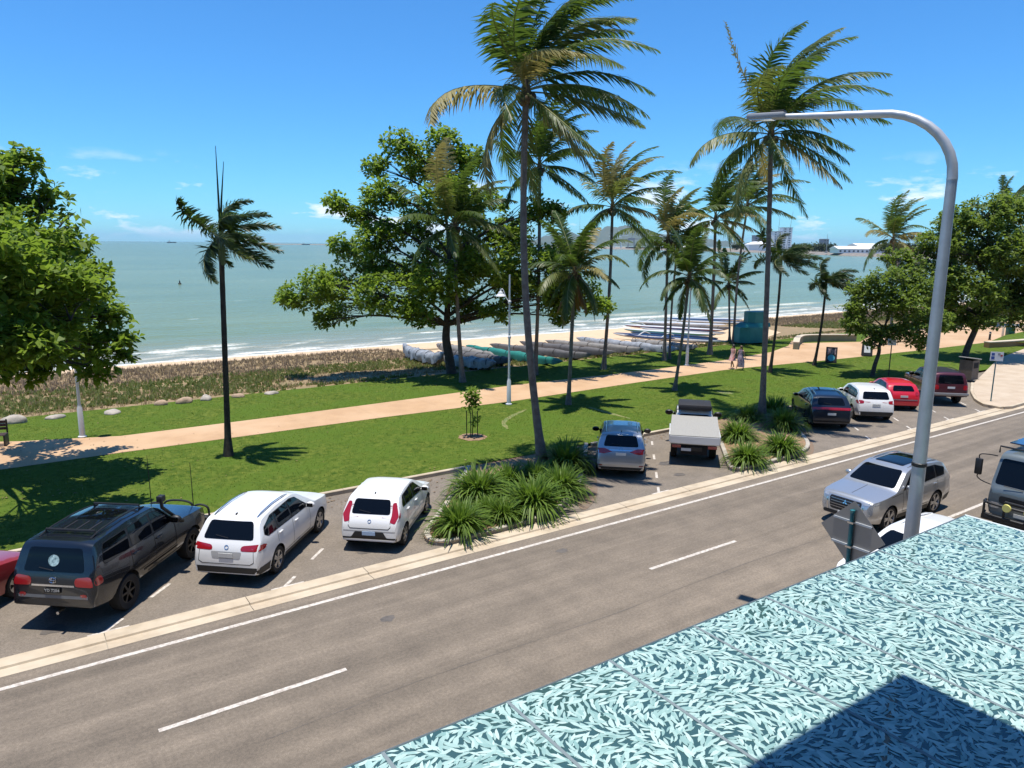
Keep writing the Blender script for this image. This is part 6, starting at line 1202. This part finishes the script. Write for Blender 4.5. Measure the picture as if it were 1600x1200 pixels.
def crane(px, Y, h, label, m):
    r = empty('port_crane', far_pt(px, Y, .8)); tag(r, label, 'crane')
    for x in (-9, 9):
        for y in (-7, 7): MB().tube([(x, y, 0), (x * .7, y, h * .62)], .9, 4).build('leg', m, r)
    MB().box((-8, -8, h * .6), (8, 8, h * .78)).build('machine_house', m, r); MB().tube([(-24, 0, h * .66), (26, 0, h * .72)], 1.1, 4).build('boom', m, r); MB().tube([(0, 0, h * .7), (2, 0, h)], .9, 4).build('mast', m, r)
crane(965, 1950, 46, 'pale far port crane left of the canoe palm', M_FW); crane(986, 1950, 34, 'dark far port crane right of the pale one', M_FG)
def mast(px, py, Y, label, lean=0):
    p = PY(px, py, Y); r = empty('tall_mast', far_pt(px, Y, .8)); tag(r, label, 'mast'); MB().tube([(0, 0, 0), (lean, 0, p.z - .8)], [.5, .18], 5).build('pole', M_FG, r); MB().box((-1.5, -1.5, 0), (1.5, 1.5, 1.2)).build('footing', M_FG, r); MB().tube([(lean * .6 - 3, 0, (p.z - .8) * .6), (lean * .6 + 3, 0, (p.z - .8) * .6)], .15, 4).build('spreader', M_FG, r)
mast(1228, 330, 1200, 'leaning far mast beside the white tower block', 7); mast(1213, 340, 1250, 'thin upright far mast left of the leaning one', 2); mast(1291, 366, 1000, 'thin far mast right of the dark foxtail palm'); mast(905, 332, 2000, 'thin far mast left of the windblown palm')
rg = random.Random(9)
for i, (px, Y, w) in enumerate([(1245, 1330, 16), (1258, 1290, 18), (1272, 1250, 20), (1284, 1200, 17), (1298, 1160, 16), (1150, 1500, 16), (1162, 1480, 15), (1385, 900, 14), (1398, 870, 15), (1420, 830, 14), (1440, 800, 15)]):
    r = empty('far_tree', far_pt(px, Y, .8)); tag(r, ['rounded', 'broad', 'ragged', 'low', 'tall'][i % 5] + f' far tree on the opposite shore, number {i + 1} from the left port end' if False else ['rounded dark', 'broad', 'ragged', 'low', 'tall'][i % 5] + ' far shore tree ' + ['left in the clump by the white tower', 'second in the clump by the white tower', 'middle of the clump by the white tower', 'fourth in the clump by the white tower', 'right end of the clump by the white tower', 'left of the sail-roofed hall', 'touching the sail-roofed hall', 'just right of the long pavilion', 'before the right white hall', 'at the end of the right white hall', 'last along the rock shoreline'][i], 'tree', 'trees on the far shore')
    MB().tube([(0, 0, 0), (0, 0, 6)], .7, 5).build('trunk', M_TRUNKD, r); cc = []
    for k in range(260): v = Vector((rg.gauss(0, 1), rg.gauss(0, 1), rg.gauss(0, .7))).normalized() * w * .55 * rg.random() ** .4; cc.append((v.x, v.y, 7 + v.z * .75))
    V, Fq = leaves(cc, 3.2, 3); tag(np_mesh('crown', V, Fq, M_FARTREE, r), kind='stuff')
# boats and a buoy on the water
def small_ship(px, Y, Ls, label):
    r = empty('ship', far_pt(px, Y)); tag(r, label, 'ship'); mk('hull', [(-Ls / 2, -Ls * .08, 0), (Ls / 2, -Ls * .02, 0), (Ls / 2, Ls * .02, 0), (-Ls / 2, Ls * .08, 0), (-Ls * .52, -Ls * .1, Ls * .09), (Ls * .56, 0, Ls * .12), (-Ls * .52, Ls * .1, Ls * .09)], [(0, 1, 5, 4), (2, 3, 6, 5), (3, 0, 4, 6), (1, 2, 5), (4, 5, 6)], M_FD, r)
    MB().box((-Ls * .4, -Ls * .06, Ls * .09), (-Ls * .15, Ls * .06, Ls * .22)).build('deckhouse', M_FW, r); MB().tube([(-Ls * .2, 0, Ls * .2), (-Ls * .2, 0, Ls * .36)], Ls * .012, 5).build('mast', M_FG, r)
small_ship(269, 5200, 60, 'dark ship on the horizon right of the left almond tree'); small_ship(478, 3300, 34, 'pale boat by the long low breakwater')
p = PX(281, 444, SL); by = empty('channel_buoy', p); by.scale = (.38, .38, .38); tag(by, 'dark channel buoy on the open water', 'buoy'); MB().lathe([(.001, -.3), (1.0, -.2), (1.0, .5), (.5, .8), (.35, 2.0), (.001, 2.2)], 12).build('float', M_TRIM, by, True); MB().tube([(0, 0, 2.0), (0, 0, 2.9)], .12, 6).build('top_mark', M_TRIM, by)
# ================================================================ sea haze
HZ = mat('haze_air'); nt = HZ.node_tree; nt.nodes.remove(nt.nodes['Principled BSDF']); pv = nt.nodes.new('ShaderNodeVolumePrincipled'); pv.inputs['Color'].default_value = (.50, .76, 1, 1); pv.inputs['Density'].default_value = 2.2e-5; pv.inputs['Anisotropy'].default_value = .2
nt.links.new(pv.outputs[0], nt.nodes['Material Output'].inputs['Volume'])
hz = MB().box((-45000, -45000, -7), (45000, 45000, 420)).build('haze', HZ); tag(hz, kind='stuff')
